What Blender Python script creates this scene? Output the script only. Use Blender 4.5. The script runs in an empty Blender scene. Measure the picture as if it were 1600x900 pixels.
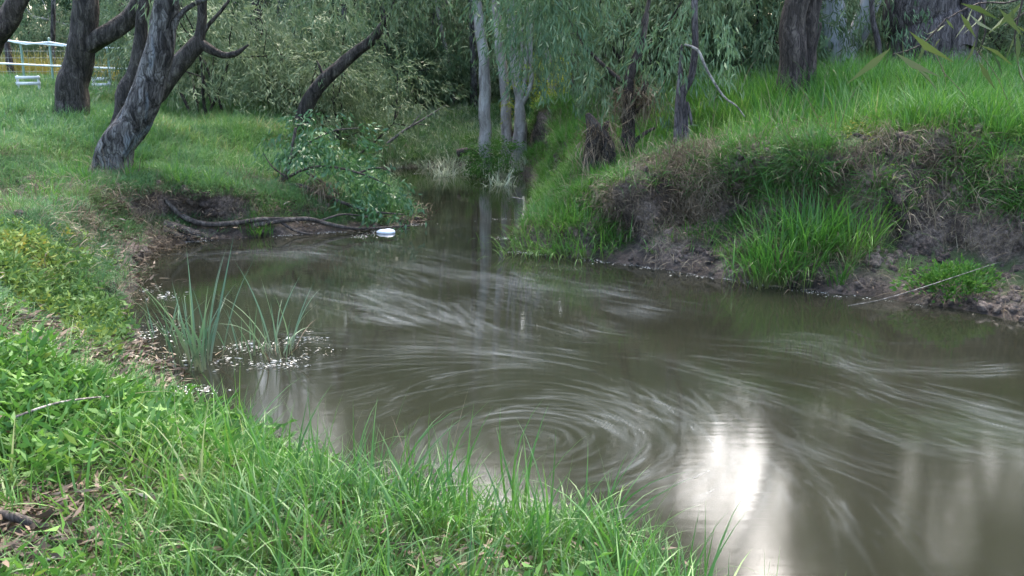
import bpy, math, random
import numpy as np
from mathutils import Vector
R = math.radians
rng = np.random.default_rng(7)
random.seed(7)
# ------------------------------------------------------------------ camera, sky, sun, exposure
H, F, PITCH = 2.0, 1505.0, R(12.73)
scn = bpy.context.scene
COL = scn.collection
cam = bpy.data.cameras.new('camera'); cam.sensor_width = 36; cam.lens = F/1600*36
cam.clip_start = .05; cam.clip_end = 600
camo = bpy.data.objects.new('camera', cam); COL.objects.link(camo); scn.camera = camo
camo.location = (0, 0, H); camo.rotation_euler = (math.pi/2-PITCH, 0, 0)
SUN_EL, SUN_AZ = 52, 13          # azimuth measured to the right of the view direction
wld = bpy.data.worlds.new('World'); scn.world = wld; wld.use_nodes = True
nt = wld.node_tree; bg = nt.nodes['Background']
sky = nt.nodes.new('ShaderNodeTexSky'); sky.sky_type = 'NISHITA'; sky.sun_disc = False
sky.sun_elevation = R(SUN_EL); sky.sun_rotation = R(SUN_AZ); sky.dust_density = 4.0; sky.air_density = 1.0; sky.ozone_density = .6
nt.links.new(sky.outputs[0], bg.inputs[0]); bg.inputs[1].default_value = .15
sl = bpy.data.lights.new('sun', 'SUN'); sl.energy = 1.5; sl.angle = R(76); sl.color = (1, .95, .85)
so = bpy.data.objects.new('sun', sl); COL.objects.link(so)
d = Vector((math.sin(R(SUN_AZ))*math.cos(R(SUN_EL)), math.cos(R(SUN_AZ))*math.cos(R(SUN_EL)), math.sin(R(SUN_EL))))
so.rotation_euler = d.to_track_quat('Z', 'Y').to_euler()
vs = scn.view_settings; vs.view_transform = 'Standard'; vs.look = 'None'; vs.gamma = 1; vs.use_curve_mapping = False
vs.exposure = 2.88
cy = scn.cycles; cy.max_bounces = 4; cy.diffuse_bounces = 3; cy.glossy_bounces = 2; cy.transmission_bounces = 3
cy.transparent_max_bounces = 4; cy.use_denoising = True; cy.caustics_reflective = False; cy.caustics_refractive = False
cy.sample_clamp_indirect = 6

# ------------------------------------------------------------------ projection helpers
cp, sp = math.cos(PITCH), math.sin(PITCH)
def ray(px, py):
    r = (px-800)/F; u = -(py-450)/F
    return np.array([r, cp+u*sp, -sp+u*cp])
def P(px, py, Y):
    v = ray(px, py); return np.array([0, 0, H])+v*(Y/v[1])
def W(px, py, z=0.):
    v = ray(px, py); return np.array([0, 0, H])+v*((z-H)/v[2])

# ------------------------------------------------------------------ numpy noise
_lat = rng.random((256, 256))
def vnoise(x, y, s=1.0, o=0):
    x = np.asarray(x, float)*s+o*17.3+1000; y = np.asarray(y, float)*s+o*31.7+1000
    xi = np.floor(x).astype(int); yi = np.floor(y).astype(int); fx = x-xi; fy = y-yi
    fx = fx*fx*(3-2*fx); fy = fy*fy*(3-2*fy)
    g = lambda a, b: _lat[a & 255, b & 255]
    return (g(xi, yi)*(1-fx)+g(xi+1, yi)*fx)*(1-fy)+(g(xi, yi+1)*(1-fx)+g(xi+1, yi+1)*fx)*fy-.5
def fbm(x, y, s=1., n=4, o=0):
    t = 0; a = 1
    for i in range(n): t = t+a*vnoise(x, y, s*2**i, o+i*3.1); a *= .5
    return t
def sstep(a, b, x):
    t = np.clip((x-a)/(b-a), 0, 1); return t*t*(3-2*t)

# ------------------------------------------------------------------ mesh helpers
def add_mesh(name, V, Fq, mat=None, attrs=None, smooth=True, parent=None, link=True):
    """Fq: list of (n,k) int arrays"""
    me = bpy.data.meshes.new(name)
    V = np.asarray(V, np.float32); me.vertices.add(len(V)); me.vertices.foreach_set('co', V.ravel())
    if not isinstance(Fq, (list, tuple)): Fq = [Fq]
    Fq = [np.asarray(f, np.int32) for f in Fq if len(f)]
    nl = sum(f.size for f in Fq); npol = sum(len(f) for f in Fq)
    me.loops.add(nl); me.polygons.add(npol)
    me.loops.foreach_set('vertex_index', np.concatenate([f.ravel() for f in Fq]))
    st = []; o = 0
    for f in Fq: st.append(o+np.arange(len(f))*f.shape[1]); o += f.size
    me.polygons.foreach_set('loop_start', np.concatenate(st).astype(np.int32))
    if smooth: me.polygons.foreach_set('use_smooth', np.ones(npol, bool))
    for k, a in (attrs or {}).items():
        at = me.attributes.new(k, 'FLOAT', 'POINT'); at.data.foreach_set('value', np.asarray(a, np.float32))
    me.update(calc_edges=True)
    if mat: me.materials.append(mat)
    ob = bpy.data.objects.new(name, me)
    if link: COL.objects.link(ob)
    if parent: ob.parent = parent
    return ob
def tag(o, label=None, cat=None, group=None, kind=None):
    if label: o['label'] = label
    if cat: o['category'] = cat
    if group: o['group'] = group
    if kind: o['kind'] = kind
    return o
def thing(name, label, cat, loc, group=None, rz=0):
    o = bpy.data.objects.new(name, None); COL.objects.link(o); o.location = loc; o.rotation_euler = (0, 0, rz)
    o.empty_display_size = .2
    return tag(o, label, cat, group)

class MB:
    def __init__(s): s.V = []; s.F = []; s.n = 0; s.a = []
    def add(s, V, Fc, rnd=None):
        V = np.asarray(V, float); s.V.append(V); s.F.append(np.asarray(Fc)+s.n); s.n += len(V)
        s.a.append(np.zeros(len(V)) if rnd is None else np.broadcast_to(rnd, (len(V),)))
    def build(s, name, mat, parent=None, org=(0, 0, 0), link=True):
        V = np.concatenate(s.V)-np.asarray(org, float); by = {}
        for f in s.F: by.setdefault(f.shape[1], []).append(f)
        return add_mesh(name, V, [np.concatenate(v) for v in by.values()], mat, {'rnd': np.concatenate(s.a)}, parent=parent, link=link)

def catmull(pts, rads, step=.12):
    pts = np.asarray(pts, float); rads = np.asarray(rads, float)
    p = np.vstack([2*pts[0]-pts[1], pts, 2*pts[-1]-pts[-2]]); out = []; ro = []
    for i in range(len(pts)-1):
        a, b, c, e = p[i:i+4]; n = max(2, int(np.linalg.norm(c-b)/step))
        for k in range(n):
            t = k/n
            out.append(.5*((2*b)+(-a+c)*t+(2*a-5*b+4*c-e)*t*t+(-a+3*b-3*c+e)*t**3)); ro.append(rads[i]*(1-t)+rads[i+1]*t)
    out.append(pts[-1]); ro.append(rads[-1])
    return np.array(out), np.array(ro)
def tube(mb, pts, rads, ns=10, step=.12, rough=.12, flare=0, seed=0, wob=0.):
    C, r = catmull(pts, rads, step); n = len(C)
    if wob:
        s = np.arange(n)*.35+seed; C = C+wob*r[:, None]*np.stack([np.sin(s*1.7), np.cos(s*2.3+1), np.sin(s*1.1+2)], 1)
    T = np.gradient(C, axis=0); T /= np.linalg.norm(T, axis=1)[:, None]+1e-9
    up = np.array([0, 0, 1.]) if abs(T[0][2]) < .9 else np.array([0, 1., 0])
    N = np.zeros_like(C); v = up
    for i in range(n):
        v = v-T[i]*v.dot(T[i]); v = v/(np.linalg.norm(v)+1e-9); N[i] = v
    B = np.cross(T, N)
    th = np.arange(ns)/ns*2*math.pi
    L = np.concatenate([[0], np.cumsum(np.linalg.norm(np.diff(C, axis=0), axis=1))])
    rr = r[:, None]*(1+rough*2*vnoise(np.cos(th)[None]*2.2+L[:, None]*1.5+seed, np.sin(th)[None]*2.2+seed*3+L[:, None]*.4))
    if rough: rr = rr*(1+rough*.8*vnoise(np.broadcast_to(th[None]*2.5, (n, ns)), L[:, None]*9+seed))
    if flare: rr = rr*(1+flare*np.exp(-L/.22)[:, None]*(1+.5*np.sin(th*4+seed))[None])
    V = C[:, None]+N[:, None]*(rr*np.cos(th))[..., None]+B[:, None]*(rr*np.sin(th))[..., None]
    i = np.arange(n-1)[:, None]*ns; j = np.arange(ns)[None]; k = (j+1) % ns
    Fc = np.stack([i+j, i+k, i+ns+k, i+ns+j], -1).reshape(-1, 4)
    V = V.reshape(-1, 3); mb.add(V, Fc, .5)
    mb.add(np.vstack([V[-ns:], C[-1]+T[-1]*r[-1]*.6]), np.stack([np.arange(ns), (np.arange(ns)+1) % ns, np.full(ns, ns)], 1), .5)
    return C, r

def ribbons(base, ang, lean, curve, h, w, seg=4, rnd=None, side=None, tip=1.6):
    """grass blades: lean = start tilt from vertical, curve = extra tilt at the tip"""
    n = len(base); t = np.linspace(0, 1, seg+1)
    th = lean[:, None]+curve[:, None]*t[None]**1.3
    dl = h[:, None]/seg; ox = np.concatenate([np.zeros((n, 1)), np.cumsum(np.sin(th[:, 1:])*dl, 1)], 1)
    oz = np.concatenate([np.zeros((n, 1)), np.cumsum(np.cos(th[:, 1:])*dl, 1)], 1)
    dx, dy = np.cos(ang)[:, None], np.sin(ang)[:, None]
    C = np.stack([base[:, 0:1]+ox*dx, base[:, 1:2]+ox*dy, base[:, 2:3]+oz], -1)
    sa = ang+math.pi/2+(rng.normal(0, .5, n) if side is None else side)
    ww = w[:, None]*(1-t[None]**tip)*.5*(.65+.35*np.sin(t*math.pi+.3))[None]
    S = np.stack([np.cos(sa), np.sin(sa), np.zeros(n)], -1)[:, None]*ww[..., None]
    V = np.stack([C-S, C+S], 2).reshape(n, -1, 3); m = (seg+1)*2
    k = np.arange(seg)*2; f = np.stack([k, k+1, k+3, k+2], 1)
    Fc = (np.arange(n)[:, None, None]*m+f[None]).reshape(-1, 4)
    rnd = rng.random(n) if rnd is None else rnd
    return V.reshape(-1, 3), Fc, np.repeat(rnd, m), np.tile(np.repeat(t, 2), n)
def blade_obj(name, mat, parent=None, link=True, **k):
    V, Fc, r, t = ribbons(**k)
    return add_mesh(name, V, Fc, mat, {'rnd': r, 't': t}, parent=parent, link=link)

def leaves(C, D, L, Wd, rnd=None, bend=.15):
    """flat lance leaves: C root, D unit direction"""
    n = len(C); S = np.cross(D, rng.normal(size=(n, 3))); S /= np.linalg.norm(S, axis=1)[:, None]+1e-9
    N = np.cross(D, S); L = L[:, None]; Wd = Wd[:, None]
    mid = C+D*L*.42+N*L*bend*.5
    V = np.stack([C, mid-S*Wd*.5, C+D*L, mid+S*Wd*.5], 1).reshape(-1, 3)
    Fc = np.arange(n)[:, None]*4+np.arange(4)[None]
    rnd = rng.random(n) if rnd is None else rnd
    return V, Fc, np.repeat(rnd, 4)
def sprays(centers, rad, n_tw, n_lf, droop=1.2, L=(.09, .16), Wd=(.014, .026), twl=(.3, .8)):
    """hanging twigs full of leaves round each centre"""
    k = len(centers); c = np.repeat(centers, n_tw, 0); rr = np.repeat(np.broadcast_to(rad, (k,)), n_tw)
    off = rng.normal(size=(len(c), 3)); off /= np.linalg.norm(off, axis=1)[:, None]; off *= (rng.random(len(c))**.45)[:, None]
    st = c+off*rr[:, None]*np.array([1, 1, .75]); dr = off*.8; dr[:, 2] -= droop; dr += rng.normal(0, .25, dr.shape)
    dr /= np.linalg.norm(dr, axis=1)[:, None]; tl = rng.uniform(*twl, len(c))
    tone = np.repeat(rng.random(len(c)), n_lf)
    st = np.repeat(st, n_lf, 0); dr = np.repeat(dr, n_lf, 0); tl = np.repeat(tl, n_lf)
    u = rng.random(len(st)); pos = st+dr*(u*tl)[:, None]+rng.normal(0, .035, st.shape); pos[:, 2] -= .2*tl*u*u
    D = dr*.7+rng.normal(0, .42, dr.shape); D[:, 2] -= .55; D /= np.linalg.norm(D, axis=1)[:, None]
    n = len(pos)
    return leaves(pos, D, rng.uniform(*L, n), rng.uniform(*Wd, n), np.clip(tone*.6+rng.random(n)*.4, 0, 1))
def leaf_obj(name, mat, data, parent=None, org=(0, 0, 0), link=True):
    V, Fc, r = data
    return add_mesh(name, V-np.asarray(org, float), Fc, mat, {'rnd': r}, parent=parent, smooth=False, link=link)

# ------------------------------------------------------------------ materials
def N(nt, t, **k):
    n = nt.nodes.new(t)
    for a, b in k.items(): setattr(n, a, b)
    return n
def ramp(nt, fac, stops, interp='LINEAR'):
    r = N(nt, 'ShaderNodeValToRGB'); r.color_ramp.interpolation = interp
    el = r.color_ramp.elements
    while len(el) < len(stops): el.new(.5)
    for e, (p, c) in zip(el, stops): e.position = p; e.color = (*c, 1)
    nt.links.new(fac, r.inputs[0]); return r
def math_(nt, op, a, b=None, c=None):
    m = N(nt, 'ShaderNodeMath', operation=op)
    for i, v in enumerate((a, b, c)):
        if v is None: continue
        if isinstance(v, (int, float)): m.inputs[i].default_value = v
        else: nt.links.new(v, m.inputs[i])
    return m.outputs[0]
def mat_base(name):
    m = bpy.data.materials.new(name); m.use_nodes = True; nt = m.node_tree
    return m, nt, nt.nodes['Principled BSDF'], nt.nodes['Material Output']
def leaf_mat(name, stops, scale=.6, trans=.3, rough=.45, spec=.4, wr=.36, wn=.48, wi=.2, base=None):
    m, nt, b, out = mat_base(name)
    g = N(nt, 'ShaderNodeNewGeometry'); no = N(nt, 'ShaderNodeTexNoise'); no.inputs['Scale'].default_value = scale; no.inputs['Detail'].default_value = 3
    nt.links.new(g.outputs['Position'], no.inputs['Vector'])
    at = N(nt, 'ShaderNodeAttribute', attribute_name='rnd'); oi = N(nt, 'ShaderNodeObjectInfo')
    n2 = math_(nt, 'MULTIPLY_ADD', no.outputs['Fac'], 2.4, -.7)
    n3 = N(nt, 'ShaderNodeClamp'); nt.links.new(n2, n3.inputs[0])
    f = math_(nt, 'MULTIPLY', at.outputs['Fac'], wr); f = math_(nt, 'MULTIPLY_ADD', n3.outputs[0], wn, f)
    f = math_(nt, 'MULTIPLY_ADD', oi.outputs['Random'], wi, f)
    r = ramp(nt, f, stops); col = r.outputs[0]
    if base:
        t = N(nt, 'ShaderNodeAttribute', attribute_name='t'); mx = N(nt, 'ShaderNodeMix', data_type='RGBA')
        rr = ramp(nt, t.outputs['Fac'], [(0, (0, 0, 0)), (.35, (1, 1, 1))])
        nt.links.new(rr.outputs[0], mx.inputs['Factor']); mx.inputs['A'].default_value = (*base, 1); nt.links.new(col, mx.inputs['B']); col = mx.outputs['Result']
    nt.links.new(col, b.inputs['Base Color']); b.inputs['Roughness'].default_value = rough; b.inputs['Specular IOR Level'].default_value = spec
    tr = N(nt, 'ShaderNodeBsdfTranslucent'); nt.links.new(col, tr.inputs[0])
    ms = N(nt, 'ShaderNodeMixShader'); ms.inputs[0].default_value = trans
    nt.links.new(b.outputs[0], ms.inputs[1]); nt.links.new(tr.outputs[0], ms.inputs[2]); nt.links.new(ms.outputs[0], out.inputs[0])
    return m
def bark_mat(name, stops, sc=(9, 9, 1.6), bump=.6, patch=None):
    m, nt, b, out = mat_base(name)
    tc = N(nt, 'ShaderNodeTexCoord'); mp = N(nt, 'ShaderNodeMapping'); mp.inputs['Scale'].default_value = sc
    dn = N(nt, 'ShaderNodeTexNoise'); dn.inputs['Scale'].default_value = 5; dn.inputs['Detail'].default_value = 3; nt.links.new(tc.outputs['Object'], dn.inputs['Vector'])
    dv = N(nt, 'ShaderNodeVectorMath', operation='MULTIPLY_ADD'); nt.links.new(dn.outputs['Color'], dv.inputs[0]); dv.inputs[1].default_value = (.12, .12, .3); nt.links.new(tc.outputs['Object'], dv.inputs[2]); nt.links.new(dv.outputs[0], mp.inputs[0])
    a = N(nt, 'ShaderNodeTexNoise'); a.inputs['Scale'].default_value = 1.6; a.inputs['Detail'].default_value = 8; a.inputs['Roughness'].default_value = .65; a.inputs['Distortion'].default_value = .6
    nt.links.new(mp.outputs[0], a.inputs['Vector'])
    v = N(nt, 'ShaderNodeTexVoronoi'); v.feature = 'DISTANCE_TO_EDGE'; v.inputs['Scale'].default_value = 3.2; nt.links.new(mp.outputs[0], v.inputs['Vector'])
    f = math_(nt, 'MULTIPLY_ADD', a.outputs['Fac'], 2.2, -.6)
    r = ramp(nt, f, stops); col = r.outputs[0]
    if patch:
        p = N(nt, 'ShaderNodeTexNoise'); p.inputs['Scale'].default_value = 1.4; p.inputs['Detail'].default_value = 4; p.inputs['Distortion'].default_value = .8
        mp2 = N(nt, 'ShaderNodeMapping'); mp2.inputs['Scale'].default_value = (2.2, 2.2, .8); nt.links.new(tc.outputs['Object'], mp2.inputs[0]); nt.links.new(mp2.outputs[0], p.inputs['Vector'])
        pr = ramp(nt, p.outputs['Fac'], [(.56, (0, 0, 0)), (.66, (1, 1, 1))])
        mx = N(nt, 'ShaderNodeMix', data_type='RGBA'); nt.links.new(pr.outputs[0], mx.inputs['Factor']); nt.links.new(col, mx.inputs['A'])
        pc = ramp(nt, a.outputs['Fac'], [(.3, tuple(x*.6 for x in patch)), (.7, patch)]); nt.links.new(pc.outputs[0], mx.inputs['B']); col = mx.outputs['Result']
    cr = ramp(nt, v.outputs['Distance'], [(.0, (.25,)*3), (.10, (1,)*3)]); cm = N(nt, 'ShaderNodeMix', data_type='RGBA', blend_type='MULTIPLY'); cm.inputs['Factor'].default_value = min(1, bump*1.2)
    nt.links.new(col, cm.inputs['A']); nt.links.new(cr.outputs[0], cm.inputs['B']); col = cm.outputs['Result']
    nt.links.new(col, b.inputs['Base Color']); b.inputs['Roughness'].default_value = .85; b.inputs['Specular IOR Level'].default_value = .25
    bu = N(nt, 'ShaderNodeBump'); bu.inputs['Strength'].default_value = bump; bu.inputs['Distance'].default_value = .04
    hh = math_(nt, 'MULTIPLY_ADD', v.outputs['Distance'], .9, a.outputs['Fac']); nt.links.new(hh, bu.inputs['Height']); nt.links.new(bu.outputs[0], b.inputs['Normal'])
    return m
def plain_mat(name, c1, c2, scale=8, rough=.6, spec=.4, bump=.1, metal=0):
    m, nt, b, out = mat_base(name)
    tc = N(nt, 'ShaderNodeTexCoord'); a = N(nt, 'ShaderNodeTexNoise'); a.inputs['Scale'].default_value = scale; a.inputs['Detail'].default_value = 5
    nt.links.new(tc.outputs['Object'], a.inputs['Vector']); r = ramp(nt, a.outputs['Fac'], [(.3, c1), (.7, c2)])
    nt.links.new(r.outputs[0], b.inputs['Base Color']); b.inputs['Roughness'].default_value = rough; b.inputs['Specular IOR Level'].default_value = spec; b.inputs['Metallic'].default_value = metal
    if bump:
        bu = N(nt, 'ShaderNodeBump'); bu.inputs['Strength'].default_value = bump; nt.links.new(a.outputs['Fac'], bu.inputs['Height']); nt.links.new(bu.outputs[0], b.inputs['Normal'])
    return m

M = {}
M['grass'] = leaf_mat('grass_green', [(.1, (.018, .06, .016)), (.35, (.038, .112, .022)), (.6, (.06, .155, .025)), (.85, (.11, .21, .035)), (.98, (.32, .32, .18))], .7, .38, .42, .4, base=(.10, .12, .035))
M['lawn'] = leaf_mat('grass_soft', [(.1, (.04, .10, .045)), (.4, (.07, .165, .06)), (.65, (.105, .22, .06)), (.85, (.19, .26, .08)), (.97, (.32, .27, .14))], 1.1, .35, .5, .35, base=(.09, .10, .04))
M['tall'] = leaf_mat('grass_tall', [(.1, (.025, .085, .018)), (.4, (.048, .145, .022)), (.65, (.08, .205, .028)), (.85, (.14, .26, .045)), (.98, (.36, .33, .17))], .6, .4, .42, .4, base=(.11, .12, .05))
M['straw'] = leaf_mat('straw', [(.1, (.04, .03, .02)), (.35, (.10, .075, .05)), (.65, (.19, .15, .10)), (.95, (.34, .29, .20))], 1.5, .15, .7, .2)
M['reed'] = leaf_mat('reed_leaf', [(.1, (.04, .09, .045)), (.5, (.08, .155, .075)), (.8, (.15, .23, .12)), (.97, (.38, .38, .26))], 1.5, .3, .4, .45, base=(.14, .15, .09))
M['palereed'] = leaf_mat('pale_reed_leaf', [(.1, (.16, .22, .15)), (.5, (.30, .37, .25)), (.95, (.55, .56, .44))], 1.5, .3, .5, .4)
M['weed'] = leaf_mat('weed_leaf', [(.1, (.022, .075, .015)), (.5, (.05, .14, .022)), (.8, (.10, .21, .032)), (.97, (.24, .29, .05))], .9, .35, .55, .3)
M['weedy'] = leaf_mat('weed_leaf_yellow', [(.1, (.045, .10, .03)), (.5, (.085, .165, .035)), (.75, (.16, .22, .04)), (.97, (.32, .26, .06))], 1.3, .3, .6, .25)
M['gum'] = leaf_mat('gum_leaf', [(.1, (.05, .095, .045)), (.4, (.115, .17, .085)), (.7, (.19, .25, .135)), (.92, (.29, .33, .20)), (.99, (.38, .28, .14))], .35, .3, .5, .28, .5, .3, .2)
M['gumdark'] = leaf_mat('gum_leaf_bluish', [(.1, (.035, .08, .04)), (.45, (.08, .145, .07)), (.8, (.135, .21, .10)), (.98, (.25, .29, .16))], .35, .28, .5, .3, .5, .3, .2)
M['bush'] = leaf_mat('bush_leaf', [(.1, (.03, .08, .03)), (.5, (.05, .13, .045)), (.8, (.10, .20, .05)), (.97, (.32, .34, .05))], 1.2, .25, .38, .5)
M['wattle'] = leaf_mat('wattle_leaf', [(.1, (.14, .22, .03)), (.5, (.28, .34, .04)), (.95, (.50, .46, .06))], .8, .3, .6, .2)
M['gold'] = leaf_mat('golden_grass', [(.1, (.12, .14, .05)), (.5, (.22, .21, .06)), (.95, (.40, .33, .08))], .5, .2, .7, .2)
M['litter'] = leaf_mat('dead_leaf', [(.1, (.03, .02, .014)), (.4, (.08, .055, .035)), (.7, (.17, .12, .08)), (.95, (.38, .33, .27))], 3, .05, .6, .35)
M['foamfleck'] = plain_mat('foam_fleck', (.55, .56, .52), (.75, .76, .73), 30, .6, .4, .2)
M['bark_dark'] = bark_mat('bark_dark', [(.2, (.010, .008, .007)), (.55, (.042, .035, .030)), (.9, (.11, .095, .082))])
M['bark_grey'] = bark_mat('bark_grey', [(.25, (.015, .013, .012)), (.5, (.070, .063, .058)), (.8, (.18, .17, .16))], (7, 7, 1.3), .9, (.16, .18, .20))
M['bark_pale'] = bark_mat('bark_pale', [(.15, (.14, .12, .11)), (.5, (.28, .26, .24)), (.85, (.42, .40, .38))], (5, 5, 1.0), .2, (.48, .47, .45))
M['bark_brown'] = bark_mat('bark_brown', [(.2, (.014, .010, .009)), (.55, (.05, .038, .032)), (.9, (.12, .095, .08))], (8, 8, 1.0), .7)
M['bark_mauve'] = bark_mat('bark_stringy', [(.2, (.03, .025, .025)), (.55, (.085, .07, .07)), (.9, (.17, .15, .145))], (9, 9, .8), .8)
M['bark_white'] = bark_mat('bark_white', [(.15, (.30, .30, .32)), (.5, (.48, .49, .52)), (.85, (.62, .63, .66))], (3, 3, .9), .2, (.25, .24, .27))
M['deadwood'] = bark_mat('deadwood', [(.15, (.05, .045, .04)), (.5, (.15, .135, .12)), (.85, (.30, .28, .25))], (12, 12, 3), .4)
M['wetwood'] = bark_mat('wet_wood', [(.15, (.015, .012, .01)), (.5, (.055, .045, .038)), (.85, (.14, .12, .10))], (12, 12, 4), .4)
M['rail'] = plain_mat('galvanised_rail', (.70, .72, .74), (.80, .82, .84), 5, .4, .5, 0, 0)
M['post'] = plain_mat('green_post', (.16, .26, .21), (.22, .33, .28), 5, .5, .5, 0)
M['whitepaint'] = plain_mat('white_paint', (.48, .50, .50), (.66, .67, .67), 5, .5, .5, 0)
M['plastic'] = plain_mat('white_plastic_film', (.42, .45, .47), (.62, .65, .67), 12, .35, .5, .25)
def wire_mat():
    m, nt, b, out = mat_base('wire'); b.inputs['Base Color'].default_value = (.35, .38, .38, 1); b.inputs['Roughness'].default_value = .5; return m
M['wire'] = wire_mat()

# ------------------------------------------------------------------ terrain
w_left = [(14, -9), (8, -3), (3.3, -.6), (1.25, 2.0)]
near_px = [(1030, 912), (1000, 880), (920, 850), (800, 832), (650, 808), (520, 780), (440, 755), (370, 705), (300, 655), (262, 622), (250, 590), (232, 560),
           (205, 520), (190, 480), (205, 445), (212, 415), (238, 386), (300, 376), (420, 369), (560, 359), (630, 353), (650, 345), (628, 324), (606, 297), (592, 277), (575, 267)]
far_px = [(640, 261), (700, 258), (755, 258), (800, 263), (832, 280), (838, 305), (826, 330), (816, 360), (812, 390), (860, 398), (930, 405), (1000, 416), (1080, 427), (1165, 440), (1280, 456), (1400, 470), (1480, 482), (1600, 503)]
w_right = [(5.4, 6.7), (8, 4.4), (12, .5), (18, -6)]
POLY = np.array(w_left+[tuple(W(*p)[:2]) for p in near_px]+[tuple(W(*p)[:2]) for p in far_px]+w_right)
def poly_sd(x, y):
    """signed distance, positive on land"""
    x = np.ravel(x); y = np.ravel(y); best = np.full(x.shape, 1e9); ins = np.zeros(x.shape, bool)
    gx = np.zeros_like(x); gy = np.zeros_like(x); n = len(POLY)
    for i in range(n):
        a = POLY[i]; b = POLY[(i+1) % n]; e = b-a; L = e.dot(e)
        t = np.clip(((x-a[0])*e[0]+(y-a[1])*e[1])/L, 0, 1); dx = x-a[0]-t*e[0]; dy = y-a[1]-t*e[1]; dd = np.hypot(dx, dy)
        m = dd < best; best = np.where(m, dd, best); gx = np.where(m, dx, gx); gy = np.where(m, dy, gy)
        c = ((a[1] > y) != (b[1] > y)) & (x < (b[0]-a[0])*(y-a[1])/(b[1]-a[1]+1e-12)+a[0]); ins ^= c
    s = np.where(ins, -1, 1); q = best+1e-6
    return best*s, gx/q*s, gy/q*s
HC = np.array([(0, 0, .5), (-2, 1, .6), (0, 2.4, .38), (-1.6, 3.4, .40), (-3.4, 3.5, .75), (-3.0, 5, .55), (-5, 5, 1.0), (2, 0, .5), (5, -4, .6), (-4.4, 8, .55), (-4.0, 6.5, .52), (-6, 8, 1.05),
    (-5.0, 10.3, .62), (-5.2, 12, .72), (-6.5, 12, 1.2), (-8, 15, 1.42), (-6.4, 15, 1.22), (-12, 15, 1.5), (-13, 24, 1.65), (-12, 8, 1.4), (-30, 20, 1.7), (-20, 45, 1.9),
    (-4.0, 12.6, .75), (-3.3, 12.6, .45), (-2.4, 12.9, .26), (-1.7, 13.0, .12), (-3.6, 15, .62), (-2.4, 15, .25), (-5, 17, 1.0), (-5, 20, 1.2), (-3, 19.5, .55), (-8, 20, 1.4), (-6, 26, 1.3),
    (-1, 23, .45), (0, 27, .9), (-3, 26, .8), (.3, 22, .55), (0, 45, 1.6),
    (.6, 11.6, .5), (1.2, 12.2, .78), (1.7, 13.2, .95), (2.2, 11.4, 1.08), (2.8, 10.4, 1.2), (3.3, 10, 1.33), (4.1, 9.5, 1.42), (4.9, 9, 1.38), (6.5, 8, 1.45), (3, 14, 1.55), (5, 13, 1.75), (6, 16, 1.85),
    (4, 18, 1.85), (2, 16, 1.3), (1.3, 19, 1.45), (.7, 16.5, .85), (.6, 20.5, .9), (2, 25, 1.6), (9, 10, 1.75), (9, 20, 2.0), (12, 7, 1.8), (20, 0, 1.8), (30, 20, 2.2), (20, 50, 2.3)])
# bank profile: x, y, toe width, toe height share, full-rise width, overhang
pr = lambda px, py, *r: (*W(px, py)[:2], *r)
PC = np.array([(0, 3, .3, .35, .9, 0), pr(650, 822, .3, .35, .9, 0), pr(330, 680, .35, .4, .9, 0), pr(245, 600, .45, .25, 1.1, 0), pr(200, 520, .5, .22, 1.15, 0), pr(200, 450, .3, .4, .9, 0), pr(220, 400, .2, .35, .7, 0),
    pr(245, 384, .15, .3, .55, .05), pr(330, 374, .1, .2, .6, .1), pr(450, 367, .1, .3, .7, .08), pr(650, 351, .3, .4, .9, 0), pr(610, 275, .5, .4, 1.6, 0), pr(700, 258, .6, .3, 2.0, 0), pr(800, 263, .15, .3, .6, .1),
    pr(815, 300, .15, .3, .6, .1), pr(802, 388, .2, .5, .9, 0), pr(880, 400, .2, .45, .9, .03), pr(960, 410, .12, .10, .6, .30), pr(1030, 420, .35, .34, 1.3, .03), pr(1120, 432, .5, .30, 1.2, .28), pr(1200, 446, .35, .3, 1.4, .1),
    pr(1290, 457, .5, .22, 1.55, .16), pr(1400, 470, .55, .2, 1.5, .28), pr(1500, 486, .75, .17, 1.6, .3), pr(1600, 503, .85, .16, 1.6, .25), (6, 6, .8, .16, 1.6, .2), (14, -1, .8, .2, 1.8, 0)])
def idw(x, y, C, vals, soft=.15, pw=2.):
    acc = 0; ws = 0
    for i in range(len(C)):
        w = 1/((x-C[i, 0])**2+(y-C[i, 1])**2+soft)**pw; acc = acc+w[:, None]*vals[i][None]; ws = ws+w
    return acc/ws[:, None]
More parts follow.
